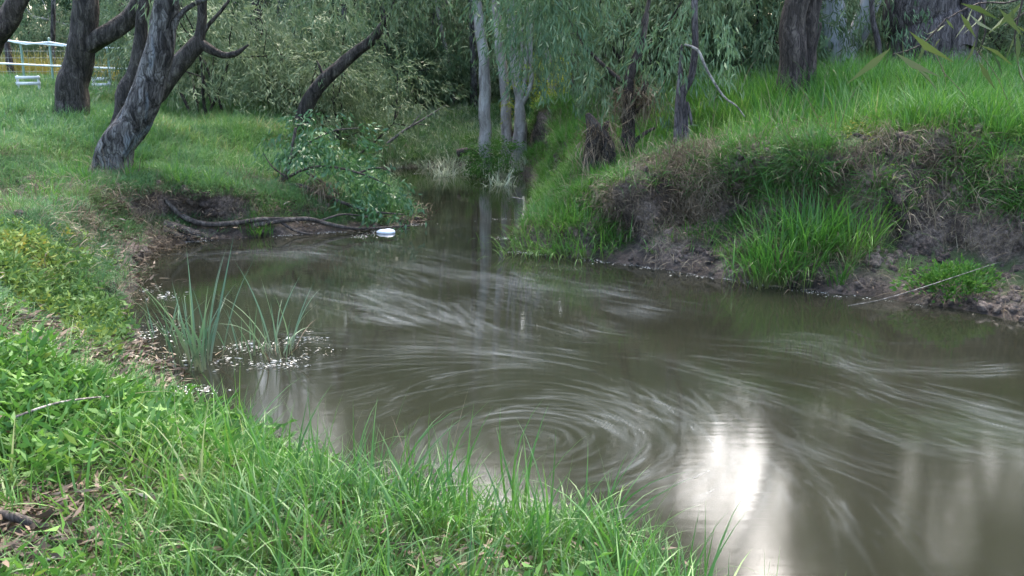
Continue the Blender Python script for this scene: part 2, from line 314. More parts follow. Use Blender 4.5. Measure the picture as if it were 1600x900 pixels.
def height(x, y):
    x = np.ravel(np.asarray(x, float)); y = np.ravel(np.asarray(y, float))
    wx = x+.16*fbm(x, y, 1.3, 3, 5); wy = y+.16*fbm(x, y, 1.3, 3, 9)
    far = np.clip((np.hypot(x, y)-14)/10, 0, 1)
    sd, gx, gy = poly_sd(wx*(1-far)+x*far, wy*(1-far)+y*far)
    Hh = idw(x, y, HC, HC[:, 2:3], .5)[:, 0]; pp = idw(x, y, PC, PC[:, 2:], .08, 2.5)
    a, ha, b, ov = pp.T; d = np.maximum(sd, 0)
    r = np.where(d < a, ha*sstep(0, 1, .5*d/a)*2, 0)
    r = np.where(d < a, ha*(d/a)**.8, ha+(1-ha)*sstep(0, 1, (d-a)/(b-a)))
    z = Hh*r
    z = z+sstep(.1, 1.2, d)*(.10*fbm(x, y, .8, 4, 2)+.05*fbm(x, y, 3, 2, 4))+.03*fbm(x, y, 5, 3, 6)*sstep(0, .3, d)
    z = np.where(sd < 0, -.55*sstep(0, .9, -sd)-.01, z)
    u = np.clip((d-a)/(b-a+1e-6), 0, 1)
    band = np.exp(-((u-.78)/.22)**2)*(d > a*.6)-.9*np.exp(-((u-.25)/.2)**2)*(d > a*.5)
    off = ov*band*(1.1+2.2*fbm(x, y, 1.8, 3, 8))+(.16*fbm(x, y, 2.6, 3, 18)+.10*fbm(x, y, 6.5, 2, 19))*sstep(.08, .35, d)*sstep(2.6, 1.6, d)*np.clip(ov*5, .25, 1)
    return z, sd, gx, gy, off, pp
def axis(lo, hi, a, b, st, g=1.22):
    mid = list(np.arange(lo, hi+1e-6, st)); s = st; l = lo
    while l > a: s *= g; l -= s; mid.insert(0, l)
    s = st; l = hi
    while l < b: s *= g; l += s; mid.append(l)
    return np.array(mid)
def gridfaces(nx, ny):
    i = np.arange(ny-1)[:, None]*nx+np.arange(nx-1)[None]
    return np.stack([i, i+1, i+nx+1, i+nx], -1).reshape(-1, 4)
gxs = axis(-8.5, 8.5, -260, 260, .065); gys = axis(1.2, 20, -60, 420, .065)
GX, GY = np.meshgrid(gxs, gys); tx, ty = GX.ravel(), GY.ravel()
tz, tsd, tgx, tgy, toff, tpp = height(tx, ty)
TV = np.stack([tx-tgx*toff, ty-tgy*toff, tz], 1); TF = gridfaces(len(gxs), len(gys))
def ground(x, y):
    return float(height(np.array([x]), np.array([y]))[0][0])

def soil_mat():
    m, nt, b, out = mat_base('bank_soil')
    g = N(nt, 'ShaderNodeNewGeometry'); a = N(nt, 'ShaderNodeTexNoise'); a.inputs['Scale'].default_value = 2.2; a.inputs['Detail'].default_value = 10; a.inputs['Roughness'].default_value = .68
    nt.links.new(g.outputs['Position'], a.inputs['Vector'])
    soil = ramp(nt, a.outputs['Fac'], [(.34, (.016, .011, .008)), (.48, (.085, .060, .046)), (.62, (.20, .15, .12))])
    gr = ramp(nt, a.outputs['Fac'], [(.3, (.03, .05, .012)), (.7, (.07, .10, .03))])
    at = N(nt, 'ShaderNodeAttribute', attribute_name='green'); mx = N(nt, 'ShaderNodeMix', data_type='RGBA')
    nt.links.new(at.outputs['Fac'], mx.inputs['Factor']); nt.links.new(soil.outputs[0], mx.inputs['A']); nt.links.new(gr.outputs[0], mx.inputs['B'])
    sp_ = N(nt, 'ShaderNodeSeparateXYZ'); nt.links.new(g.outputs['Position'], sp_.inputs[0])
    sf = N(nt, 'ShaderNodeTexNoise'); sf.inputs['Scale'].default_value = 26; sf.inputs['Detail'].default_value = 8; sf.inputs['Roughness'].default_value = .75; nt.links.new(g.outputs['Position'], sf.inputs['Vector'])
    sr = ramp(nt, sf.outputs['Fac'], [(.38, (.35,)*3), (.5, (.9,)*3), (.62, (1.7,)*3)]); sm = N(nt, 'ShaderNodeMix', data_type='RGBA', blend_type='MULTIPLY'); sm.inputs['Factor'].default_value = 1
    nt.links.new(soil.outputs[0], sm.inputs['A']); nt.links.new(sr.outputs[0], sm.inputs['B']); nt.links.new(sm.outputs['Result'], mx.inputs['A'])
    wet = ramp(nt, math_(nt, 'MULTIPLY_ADD', a.outputs['Fac'], .12, sp_.outputs['Z']), [(.05, (.4, .4, .4)), (.20, (1, 1, 1))])
    mm = N(nt, 'ShaderNodeMix', data_type='RGBA', blend_type='MULTIPLY'); mm.inputs['Factor'].default_value = 1
    nt.links.new(mx.outputs['Result'], mm.inputs['A']); nt.links.new(wet.outputs[0], mm.inputs['B'])
    nt.links.new(mm.outputs['Result'], b.inputs['Base Color'])
    ro = ramp(nt, sp_.outputs['Z'], [(.03, (.35,)*3), (.2, (.9,)*3)]); nt.links.new(ro.outputs[0], b.inputs['Roughness'])
    v = N(nt, 'ShaderNodeTexNoise'); v.inputs['Scale'].default_value = 14; v.inputs['Detail'].default_value = 9; v.inputs['Roughness'].default_value = .7; nt.links.new(g.outputs['Position'], v.inputs['Vector'])
    bu = N(nt, 'ShaderNodeBump'); bu.inputs['Strength'].default_value = 1; bu.inputs['Distance'].default_value = .09
    nt.links.new(math_(nt, 'MULTIPLY_ADD', a.outputs['Fac'], 1.5, v.outputs['Fac']), bu.inputs['Height']); nt.links.new(bu.outputs[0], b.inputs['Normal'])
    return m
# triangles for scattering
fn = np.cross(TV[TF[:, 2]]-TV[TF[:, 0]], TV[TF[:, 3]]-TV[TF[:, 1]]); fa = np.linalg.norm(fn, axis=1)*.5; fn /= (2*fa)[:, None]+1e-12
nzv = np.zeros(len(TV)); cnt = np.zeros(len(TV))
for k in range(4): np.add.at(nzv, TF[:, k], fn[:, 2]); np.add.at(cnt, TF[:, k], 1)
nzv /= np.maximum(cnt, 1)
green = sstep(.5, .8, nzv)*sstep(.1, .5, tsd)
add_mesh('ground', TV, TF, soil_mat(), {'green': green})['kind'] = 'structure'

fc = TV[TF].mean(1); fsd = tsd[TF].mean(1); fgx, fgy = tgx[TF].mean(1), tgy[TF].mean(1)
def sample(region, dens, seed=0):
    """area-weighted points on the ground; region(c, sd, n) -> relative density per face"""
    r = np.random.default_rng(seed); w = fa*np.clip(region(fc, fsd, fn), 0, None)*dens
    n = r.poisson(w.sum()) if w.sum() < 1e7 else 0
    f = r.choice(len(TF), n, p=w/w.sum()); u, v = r.random((2, n, 1))
    q = TV[TF[f]]; p = (q[:, 0]*(1-u)+q[:, 1]*u)*(1-v)+(q[:, 3]*(1-u)+q[:, 2]*u)*v
    return p, fn[f], fsd[f], np.stack([fgx[f], fgy[f]], 1)
def inview(c, m=1.25, y0=1.3, y1=45):
    return (np.abs(c[:, 0]) < (c[:, 1]*.532*m+.6)) & (c[:, 1] > y0) & (c[:, 1] < y1)
# ------------------------------------------------------------------ instancing of uncountable growth
def scatter(name, label, cat, protos, pts, rot, scl, idx=None):
    n = len(pts)
    me = bpy.data.meshes.new(name); me.vertices.add(n); me.vertices.foreach_set('co', np.asarray(pts, np.float32).ravel())
    a = me.attributes.new('rot', 'FLOAT_VECTOR', 'POINT'); a.data.foreach_set('vector', np.asarray(rot, np.float32).ravel())
    scl = np.asarray(scl, np.float32); scl = scl if scl.ndim == 2 else np.repeat(scl[:, None], 3, 1)
    a = me.attributes.new('scl', 'FLOAT_VECTOR', 'POINT'); a.data.foreach_set('vector', scl.ravel())
    a = me.attributes.new('idx', 'INT', 'POINT'); a.data.foreach_set('value', (rng.integers(0, len(protos), n) if idx is None else idx).astype(np.int32))
    me.update(); ob = bpy.data.objects.new(name, me); COL.objects.link(ob)
    cl = bpy.data.collections.new(name+'_kinds')
    for k, p in enumerate(protos): p.name = '%02d_%s' % (k, p.name); cl.objects.link(p)
    ng = bpy.data.node_groups.new(name, 'GeometryNodeTree'); ng.is_modifier = True
    ng.interface.new_socket('Geometry', in_out='INPUT', socket_type='NodeSocketGeometry'); ng.interface.new_socket('Geometry', in_out='OUTPUT', socket_type='NodeSocketGeometry')
    gi = ng.nodes.new('NodeGroupInput'); go = ng.nodes.new('NodeGroupOutput'); ip = ng.nodes.new('GeometryNodeInstanceOnPoints')
    ci = ng.nodes.new('GeometryNodeCollectionInfo'); ci.inputs['Collection'].default_value = cl; ci.inputs['Separate Children'].default_value = True; ci.inputs['Reset Children'].default_value = True
    def at(nm, ty):
        q = ng.nodes.new('GeometryNodeInputNamedAttribute'); q.data_type = ty; q.inputs[0].default_value = nm; return q.outputs[0]
    L = ng.links.new
    e = ng.nodes.new('FunctionNodeEulerToRotation'); L(at('rot', 'FLOAT_VECTOR'), e.inputs[0])
    L(gi.outputs[0], ip.inputs['Points']); L(ci.outputs[0], ip.inputs['Instance']); ip.inputs['Pick Instance'].default_value = True
    L(at('idx', 'INT'), ip.inputs['Instance Index']); L(e.outputs[0], ip.inputs['Rotation']); L(at('scl', 'FLOAT_VECTOR'), ip.inputs['Scale']); L(ip.outputs[0], go.inputs[0])
    md = ob.modifiers.new('scatter', 'NODES'); md.node_group = ng
    return tag(ob, label, cat, kind='stuff')
def uprot(n, tilt=.25, follow=None, nrm=None):
    r = np.stack([rng.normal(0, tilt, n), rng.normal(0, tilt, n), rng.random(n)*6.283], 1)
    return r
def tuft(name, mat, n, rad, h, w, lean, curve, seg=4):
    a = rng.random(n)*6.283; rr = rad*np.sqrt(rng.random(n)); b = np.stack([np.cos(a)*rr, np.sin(a)*rr, np.full(n, -.02)], 1)
    return blade_obj(name, mat, link=False, base=b, ang=a+rng.normal(0, .8, n), lean=np.abs(rng.normal(lean*.6, lean*.5, n)), curve=np.abs(rng.normal(curve, curve*.55, n)), h=rng.uniform(*h, n), w=rng.uniform(*w, n), seg=seg)
def weedp(name, mat, n, h, L, Wd):
    """short leafy stems"""
    C = []; D = []
    ns = 5
    for s in range(ns):
        a = random.random()*6.28; top = np.array([math.cos(a)*.05, math.sin(a)*.05, random.uniform(*h)])
        for k in range(n):
            u = (k+1)/n; q = top*np.array([u, u, u])+np.array([math.cos(a), math.sin(a), 0])*.03; b = k*2.4+random.random()
            C.append(q); D.append([math.cos(b), math.sin(b), .55-.3*(1-u)+random.uniform(-.3, .4)])
    C = np.array(C); D = np.array(D); D /= np.linalg.norm(D, axis=1)[:, None]; m = len(C)
    V, Fc, r = leaves(C, D, rng.uniform(*L, m), rng.uniform(*Wd, m), bend=.25)
    return add_mesh(name, V, Fc, mat, {'rnd': r, 't': np.ones(len(V))}, link=False, smooth=False)

nearw = lambda c: c[:, 1]*0+1
def left(c): return c[:, 0] < np.interp(c[:, 1], [0, 3.4, 8, 11, 13.5, 18, 21, 30], [9, 1.2, -1.5, -1, -.2, -.5, -.3, -.3])
patch = lambda c, s, o: fbm(c[:, 0], c[:, 1], s, 3, o)
# --- foreground grass
def reg_fg(c, sd, n): return left(c)*(c[:, 1] < 6)*inview(c, 1.35)*sstep(.0, .12, sd)*sstep(.3, .6, n[:, 2])*(c[:, 2] > .01)
bare_l = lambda c: 1-np.exp(-(((c[:, 0]+2.75)/.42)**2+((c[:, 1]-5.75)/.75)**2))*1.0     # muddy litter shelf under the left bank
litter_c = W(40, 860, .4)
bare_c = lambda c: 1-1.1*np.exp(-(((c[:, 0]-litter_c[0])/.22)**2+((c[:, 1]-litter_c[1])/.28)**2))
p, nn, sd, gg = sample(lambda c, s, n: reg_fg(c, s, n)*bare_l(c)*bare_c(c)*np.clip(.9+1.9*patch(c, 1.6, 3), .12, 2), 300, 11)
FG = [tuft('short_tuft', M['grass'], 20, .08, (.08, .22), (.004, .009), .5, 1.1, 5) for k in range(4)]
scatter('short_foreground_grass', 'short green grass thick on the near bank', 'grass', FG, p, uprot(len(p), .2), rng.uniform(.7, 1.35, len(p)))
p, nn, sd, gg = sample(lambda c, s, n: reg_fg(c, s, n)*bare_l(c)*bare_c(c)*np.clip(1+2.6*patch(c, 1.4, 6), .1, 3)*(.35+.65*sstep(-1.9, -.9, c[:, 0]+.0*c[:, 1])), 62, 12)
FT = [tuft('long_tuft', M['grass'], 9, .05, (.2, .44), (.008, .015), .32, 1.0, 6) for k in range(5)]
scatter('long_foreground_grass', 'long broad grass blades leaning over the near water edge', 'grass', FT, p, uprot(len(p), .15), rng.uniform(.6, 1.15, len(p)))
p, nn, sd, gg = sample(lambda c, s, n: reg_fg(c, s, n)*(c[:, 0] > -1.4)*(s < .75)*np.clip(.8+2*patch(c, 1.8, 8), .1, 2), 55, 17)
scatter('tall_shore_grass', 'tall bright blades standing along the near water edge', 'grass', [tuft('shore_tuft', M['tall'], 8, .05, (.25, .6), (.009, .017), .22, .7, 6) for k in range(4)], p, uprot(len(p), .15), rng.uniform(.6, 1.1, len(p)))
# --- broadleaf weeds near
wc = W(290, 690, .3)
p, nn, sd, gg = sample(lambda c, s, n: reg_fg(c, s, n)*bare_l(c)*bare_c(c)*(.12*np.clip(4*patch(c, 1.1, 16), 0, 1)+np.exp(-(((c[:, 0]+1.75)/.85)**2+((c[:, 1]-4.3)/.45)**2)))*np.clip(1+1.5*patch(c, 2, 15), .1, 2), 480, 13)
WD = [weedp('leafy_stem', M['weed'], 6, (.10, .2), (.05, .085), (.014, .024)) for k in range(4)]
scatter('leafy_weeds', 'bright green leafy weeds spilling over the near left bank', 'weeds', WD, p, uprot(len(p), .25), rng.uniform(.7, 1.2, len(p)))
def reg_yel(c, s, n): return np.exp(-(((c[:, 0]+3.75)/.8)**2+((c[:, 1]-7.2)/1.1)**2))*np.clip(1+2*patch(c, 1.5, 14), 0, 3)*left(c)*(s > .1)
p, nn, sd, gg = sample(reg_yel, 300, 14)
WY = [weedp('yellow_leafy_stem', M['weedy'], 5, (.06, .14), (.04, .07), (.014, .026)) for k in range(4)]
scatter('yellowing_weeds', 'yellow green creeping weeds on the left bank', 'weeds', WY, p, uprot(len(p), .3), rng.uniform(.7, 1.3, len(p)))
# --- left bank and far lawns
def steepbare(n): return sstep(.22, .55, n[:, 2])
def reg_left(c, s, n): return left(c)*(c[:, 1] >= 5.2)*inview(c, 1.5)*sstep(.05, .3, s)*steepbare(n)*np.clip(1.15+1.3*patch(c, 1.1, 21), .1, 2)*bare_l(c)
p, nn, sd, gg = sample(lambda c, s, n: reg_left(c, s, n)*(c[:, 1] < 13), 260, 21)
LW = [tuft('lawn_tuft', M['lawn'], 26, .09, (.07, .17), (.004, .008), .5, 1.3) for k in range(4)]
scatter('left_bank_grass', 'soft green grass over the left bank and point', 'grass', LW, p, uprot(len(p), .2), rng.uniform(.7, 1.3, len(p)))
p, nn, sd, gg = sample(lambda c, s, n: (left(c)+(c[:, 1] > 21))*(c[:, 1] >= 13)*inview(c, 1.45, 1, 34)*sstep(.05, .3, s)*steepbare(n)*np.clip(1.1+1.6*patch(c, .7, 22), .1, 2), 95, 22)
LF = [tuft('far_lawn_tuft', M['lawn'], 26, .16, (.12, .32), (.009, .016), .4, 1.1) for k in range(4)]
scatter('far_grass', 'bright grass behind the point and beyond the pool', 'grass', LF, p, uprot(len(p), .2), rng.uniform(.7, 1.3, len(p)))
p, nn, sd, gg = sample(lambda c, s, n: left(c)*(c[:, 1] >= 6.5)*(c[:, 1] < 20)*inview(c, 1.2)*sstep(.3, .8, s)*steepbare(n)*np.clip(5*patch(c, .9, 25)-.2, 0, 1.5), 42, 25)
scatter('rough_left_grass', 'longer rough grass clumps scattered over the left bank', 'grass', [tuft('rough_tuft', M['tall'], 20, .09, (.16, .36), (.006, .012), .35, 1.0, 5) for k in range(4)], p, uprot(len(p), .15), rng.uniform(.7, 1.2, len(p)))
p, nn, sd, gg = sample(lambda c, s, n: (c[:, 1] > 19)*(c[:, 1] < 27)*(c[:, 0] > -3.2)*(c[:, 0] < .4)*(s > .02), 26, 26)
scatter('pale_far_grass', 'pale dry-tipped grass fringing the far end of the pool', 'grass', [tuft('pale_tuft', M['palereed'], 22, .14, (.18, .42), (.009, .015), .4, 1.2, 5) for k in range(3)], p, uprot(len(p), .15), rng.uniform(.7, 1.2, len(p)))
# --- right bank
right = lambda c: ~left(c) & (c[:, 1] > 5)
mat_zone = lambda c, s: np.exp(-(((c[:, 0]-2.1)/1.2)**2+((c[:, 1]-10.5)/.7)**2))
p, nn, sd, gg = sample(lambda c, s, n: right(c)*inview(c, 1.2, 5, 24)*sstep(.05, .25, s)*sstep(.2, .45, n[:, 2])*np.clip(1.1+1.5*patch(c, .9, 31), .15, 2)*(1-.5*mat_zone(c, s))*np.where((s < 1.1) & (c[:, 0] > 1.3), .3*np.clip(4*patch(c, 1.6, 37), 0, 1.6), 1)*np.where((s < 1.5) & (c[:, 0] > 3.3), .15, 1), 190, 31)
RS = [tuft('bank_tuft', M['tall'], 24, .09, (.10, .26), (.006, .011), .45, 1.3) for k in range(4)]
scatter('right_bank_grass', 'green grass covering the right bank', 'grass', RS, p, uprot(len(p), .22), rng.uniform(.7, 1.3, len(p)))
tallz = lambda c: sstep(1.05, 1.45, c[:, 2])*sstep(1.8, 3.0, c[:, 0])
p, nn, sd, gg = sample(lambda c, s, n: right(c)*inview(c, 1.25, 5, 22)*(.05+tallz(c))*sstep(1.2, 1.9, s)*np.clip(1.2+1.5*patch(c, .8, 33), .2, 2), 75, 32)
RT = [tuft('tall_tuft', M['tall'], 18, .10, (.3, .66), (.010, .018), .22, .8, 6) for k in range(5)]
scatter('tall_right_bank_grass', 'tall vivid green grass along the top of the right bank', 'grass', RT, p, uprot(len(p), .12), rng.uniform(.6, 1.1, len(p)))
p, nn, sd, gg = sample(lambda c, s, n: right(c)*inview(c, 1.2, 5, 14)*np.exp(-((s-1.75)/.3)**2)*(c[:, 0] > 2.6)*np.clip(.6+3*patch(c, 1.3, 35), 0, 2.5), 170, 36)
scatter('creeping_lip_weeds', 'yellow green creeping weeds spilling over the lip of the right bank', 'weeds', [weedp('lip_stem', M['weedy'], 5, (.05, .13), (.025, .05), (.01, .018)) for k in range(3)], p, uprot(len(p), .4), rng.uniform(.7, 1.3, len(p)))
def stalk(name):
    n = 3; b = rng.normal(0, .04, (n, 3)); b[:, 2] = 0
    return blade_obj(name, M['straw'], link=False, base=b, ang=rng.random(n)*6.28, lean=rng.uniform(.1, .6, n), curve=rng.uniform(.1, .9, n), h=rng.uniform(.45, .9, n), w=rng.uniform(.004, .007, n), seg=6, tip=6)
p, nn, sd, gg = sample(lambda c, s, n: right(c)*inview(c, 1.25, 5, 20)*(s > .5)*np.clip(.6+2.5*patch(c, 1.1, 39), 0, 2), 9, 39)
scatter('dry_stalks', 'thin dry stalks standing through the right bank grass', 'stalks', [stalk('stalks') for k in range(4)], p, uprot(len(p), .2), rng.uniform(.6, 1.1, len(p)))
p, nn, sd, gg = sample(lambda c, s, n: left(c)*(c[:, 1] > 2.2)*(c[:, 1] < 19)*inview(c, 1.25, 1.5, 20)*(s > .2)*np.clip(.3+2.5*patch(c, 1.0, 40), 0, 2), 5, 40)
scatter('dry_grass_stems', 'thin dry stems among the left bank grass', 'stalks', [stalk('stems') for k in range(3)], p, uprot(len(p), .3), rng.uniform(.35, .7, len(p)))
# --- straw and hanging roots on the steep faces
def face_rot(gg, tilt):
    n = len(gg); a = np.arctan2(-gg[:, 1], -gg[:, 0])+rng.normal(0, .9, n)
    return np.stack([rng.normal(0, .4, n), rng.normal(tilt, .55, n), a], 1)
def strand(name, mat, n, L, w, rad, curl):
    a = rng.normal(0, .7, n); b = rng.normal(0, rad, (n, 3)); b[:, 2] *= .4
    return blade_obj(name, mat, link=False, base=b, ang=a, lean=rng.normal(.5, .7, n), curve=rng.normal(curl, .8, n), h=rng.uniform(*L, n), w=rng.uniform(*w, n), seg=7, tip=4)
ST = [strand('straw_tangle', M['straw'], 22, (.06, .24), (.003, .006), .08, 1.5) for k in range(5)]
def reg_straw(c, s, n):
    r = right(c)*(sstep(.9, .55, n[:, 2])*.9+1.3*mat_zone(c, s)*sstep(.1, .3, s)+.10)*sstep(.0, .15, s)*(s < 2.6)
    l = left(c)*(c[:, 1] > 7.5)*(c[:, 1] < 17)*(sstep(.85, .55, n[:, 2])*.6+.35*(patch(c, 1.3, 41) > .08))*(s < 2.2)
    return (r+l*np.where(s < .45, .4, 1))*inview(c, 1.2, 5, 19)*np.clip(.9+3.0*patch(c, 1.7, 42), .3, 2.4)*(1-.85*right(c)*sstep(11.2, 12, c[:, 1]))*(1-.8*right(c)*sstep(1.3, .8, c[:, 0]))*np.where((c[:, 0] > 3.2) & (s < 1.2) & right(c), .4, 1)
p, nn, sd, gg = sample(reg_straw, 150, 41)
scatter('dry_straw', 'matted dry straw and fine roots on the eroded bank faces', 'dry grass', ST, p+nn*.02, face_rot(gg, .75), rng.uniform(.7, 1.4, len(p)))
p, nn, sd, gg = sample(lambda c, s, n: right(c)*inview(c, 1.2, 5, 14)*(c[:, 2] > .72)*(s > .5)*(s < 2.2)*sstep(.75, .4, n[:, 2])*np.clip(.7+4.5*patch(c, 1.2, 46), 0, 2.5), 120, 46)
scatter('overhanging_grass', 'grass drooping over the broken edge of the right bank', 'grass', [tuft('droop_tuft', M['tall'], 18, .08, (.12, .34), (.005, .010), .5, 1.4, 6) for k in range(4)], p+nn*.02, face_rot(gg, .8), rng.uniform(.7, 1.2, len(p)))
HR = [strand('root_strand', M['straw'], 9, (.15, .42), (.003, .006), .07, .5) for k in range(4)]
p, nn, sd, gg = sample(lambda c, s, n: right(c)*inview(c, 1.2, 5, 14)*sstep(.6, 1.0, s)*sstep(.6, .3, n[:, 2])*(c[:, 2] > .55)*np.clip(.8+4*patch(c, 1.6, 45), 0, 2.5), 55, 42)
scatter('hanging_roots', 'brown roots hanging from the undercut right bank', 'roots', HR, p+nn*.03, face_rot(gg, 2.3), rng.uniform(.7, 1.2, len(p)))
# --- clods of earth fallen from the face
def clod(k):
    import bmesh
    bm = bmesh.new(); bmesh.ops.create_icosphere(bm, subdivisions=2, radius=.03)
    for v in bm.verts:
        q = v.co*60; v.co *= 1+.9*float(vnoise(q.x*.5+k*9, q.y*.5+q.z*.37)); v.co.z *= .7
    me = bpy.data.meshes.new('clod'); bm.to_mesh(me); bm.free(); me.materials.append(bpy.data.materials['bank_soil']); return bpy.data.objects.new('clod', me)
p, nn, sd, gg = sample(lambda c, s, n: (right(c)+.5*left(c)*(c[:, 1] > 5)*(c[:, 1] < 15))*inview(c, 1.2, 5, 15)*(s > .02)*(s < 1.7)*np.clip(.6+3*patch(c, 2.2, 48), 0, 2), 230, 48)
scatter('soil_clods', 'crumbled clods of earth on the eroded banks', 'soil', [clod(k) for k in range(4)], p, rng.uniform(0, 6, (len(p), 3)), .35+1.9*rng.random(len(p))**3)
# --- litter
def litp(name, n, rad, mat, L=(.03, .09), W_=(.008, .02), flat=.25):
    C = rng.normal(0, rad, (n, 3)); C[:, 2] = np.abs(C[:, 2])*.15+.005; D = rng.normal(size=(n, 3)); D[:, 2] *= flat; D /= np.linalg.norm(D, axis=1)[:, None]
    V, Fc, r = leaves(C, D, rng.uniform(*L, n), rng.uniform(*W_, n)); return add_mesh(name, V, Fc, mat, {'rnd': r}, link=False, smooth=False)
LT = [litp('litter_patch', 26, .09, M['litter']) for k in range(3)]
p, nn, sd, gg = sample(lambda c, s, n: left(c)*inview(c, 1.3)*((1-bare_l(c))*3+(1-bare_c(c))*4+.15*(c[:, 1] < 7)+.25*(s < .5)*(c[:, 1] > 9)*(c[:, 1] < 15))*(s > -.05), 110, 51)
scatter('leaf_litter', 'dark sodden leaf litter and bark bits on the muddy shore', 'leaf litter', LT, p, uprot(len(p), .15), rng.uniform(.7, 1.3, len(p)))
p, nn, sd, gg = sample(lambda c, s, n: right(c)*inview(c, 1.2, 5, 14)*.5*(s > .02)*(s < 1.4), 30, 52)
LT2 = [litp('bank_litter_patch', 14, .12, M['litter'], (.02, .05), (.006, .012)) for k in range(2)]
scatter('bank_litter', 'scraps of dead leaf on the right bank soil', 'leaf litter', LT2, p, uprot(len(p), .15), rng.uniform(.7, 1.3, len(p)))

# ------------------------------------------------------------------ water with foam drawn out by the current
whirl = W(828, 690)[:2]
LX, LY, ST_ = (-4.2, 8.0), (2.6, 14.5), .016
nx_, ny_ = int((LX[1]-LX[0])/ST_), int((LY[1]-LY[0])/ST_)
lx = LX[0]+np.arange(nx_)*ST_; ly = LY[0]+np.arange(ny_)*ST_
strokes = [
    ([(640, 362), (720, 352), (800, 335)], .25, .12), ([(800, 300), (770, 340), (740, 380)], .1, .3),
    ([(330, 400), (420, 395), (520, 405), (660, 425), (800, 445), (950, 470)], .55, .3),
    ([(540, 380), (640, 395), (760, 415), (880, 440)], .35, .25),
    ([(420, 450), (520, 475), (620, 500), (760, 525), (900, 545), (1050, 562), (1250, 590), (1450, 625), (1600, 660)], .8, .16),
    ([(570, 455), (640, 475), (700, 492), (780, 522), (880, 540)], 1.1, .14), ([(710, 480), (735, 500), (790, 524), (900, 543)], 1.3, .10),
    ([(640, 430), (700, 450), (800, 480), (900, 520)], .5, .2),
    ([(460, 530), (560, 533), (700, 540), (860, 550), (1000, 572), (1150, 610)], .7, .15),
    ([(420, 590), (520, 570), (640, 560), (780, 562), (900, 572), (1010, 600), (1090, 650), (1130, 700)], .55, .2),
    ([(590, 640), (640, 615), (700, 592), (760, 580)], .9, .09), ([(480, 700), (560, 660), (640, 630), (740, 600)], .45, .2), ([(640, 765), (560, 745), (500, 720)], .3, .2),
    ([(1150, 640), (1250, 700), (1350, 760), (1450, 840)], .2, .35), ([(1050, 620), (1150, 670), (1280, 720), (1450, 750), (1640, 760)], .25, .35),
    ([(1200, 540), (1290, 550), (1340, 600), (1420, 650), (1550, 680), (1700, 700)], .5, .25), ([(1330, 640), (1450, 690), (1600, 720)], .4, .2),
    ([(1250, 575), (1400, 578), (1530, 575)], .4, .12),
    ([(1130, 720), (1080, 760), (980, 790), (860, 800), (740, 795)], .45, .2)]
LXg, LYg = np.meshgrid(lx, ly)
sub = 6; sx = lx[::sub]; sy = ly[::sub]; SX, SY = np.meshgrid(sx, sy)
vx = np.zeros_like(SX); vy = np.zeros_like(SX); de = np.zeros_like(SX); ws = np.zeros_like(SX)+1e-9
for pts, wt, wid in strokes:
    q = np.array([W(*a)[:2] for a in pts]); C, _ = catmull(np.c_[q, np.zeros(len(q))], np.ones(len(q)), .12); C = C[:, :2]; T = np.gradient(C, axis=0); T /= np.linalg.norm(T, axis=1)[:, None]
    env = np.zeros_like(SX)
    for c, t in zip(C, T):
        d2 = (SX-c[0])**2+(SY-c[1])**2; w = 1/(d2+.03)**2; vx += w*t[0]; vy += w*t[1]; ws += w; env = np.maximum(env, np.exp(-d2/(wid*1.9)**2))
    de = np.maximum(de, wt*env)
rx, ry = SX-whirl[0], SY-whirl[1]; rr = np.hypot(rx, ry)+1e-6
ang_w = 1/(1+(rr/1.05)**6)*420; vx += ang_w*(ry/rr-.03*rx/rr); vy += ang_w*(-rx/rr-.03*ry/rr)
de = np.maximum(de, .7*np.exp(-((rr-.45)/.42)**2)); de = np.maximum(de, .3*np.exp(-(rr/1.5)**2))
de = de*np.clip(.9+1.5*fbm(SX, SY, 1.6, 3, 60), .1, 2)+.05
nrm = np.hypot(vx, vy)+1e-9; vx /= nrm; vy /= nrm
wn_x, wn_y = fbm(SX, SY, 2.3, 3, 61), fbm(SX, SY, 2.3, 3, 64); vx += .35*wn_x; vy += .35*wn_y
def up(a):
    fy = np.clip(np.arange(ny_)/sub, 0, a.shape[0]-1.001); fx = np.clip(np.arange(nx_)/sub, 0, a.shape[1]-1.001)
    iy = fy.astype(int); ix = fx.astype(int); ty_ = (fy-iy)[:, None]; tx_ = (fx-ix)[None]
    g = lambda i, j: a[np.ix_(i, j)]
    return (g(iy, ix)*(1-tx_)+g(iy, ix+1)*tx_)*(1-ty_)+(g(iy+1, ix)*(1-tx_)+g(iy+1, ix+1)*tx_)*ty_
VX, VY, DE = up(vx), up(vy), up(de); nn_ = np.hypot(VX, VY)+1e-9; VX /= nn_; VY /= nn_
def lic(src, steps):
    out = src.copy(); 
    for sgn in (1, -1):
        fx, fy = np.meshgrid(np.arange(nx_, dtype=np.float32), np.arange(ny_, dtype=np.float32)); ix = fx.astype(int); iy = fy.astype(int)
        for k in range(steps):
            fx = fx+sgn*VX[iy, ix]; fy = fy+sgn*VY[iy, ix]
            ix = np.clip(fx, 0, nx_-1).astype(int); iy = np.clip(fy, 0, ny_-1).astype(int); out += src[iy, ix]*(1-k/steps)
    return out
r1 = np.random.default_rng(5)
def blur(a, n=1):
    for _ in range(n):
        for q in (0, 1): a = .25*np.roll(a, 1, q)+.5*a+.25*np.roll(a, -1, q)
    return a
def up1(A, fx, fy):
    ix = np.clip(fx, 0, nx_-2).astype(int); iy = np.clip(fy, 0, ny_-2).astype(int); return A[iy, ix]
FO = np.zeros((ny_, nx_)); cdf = np.cumsum((DE**1.2).ravel()); cdf /= cdf[-1]
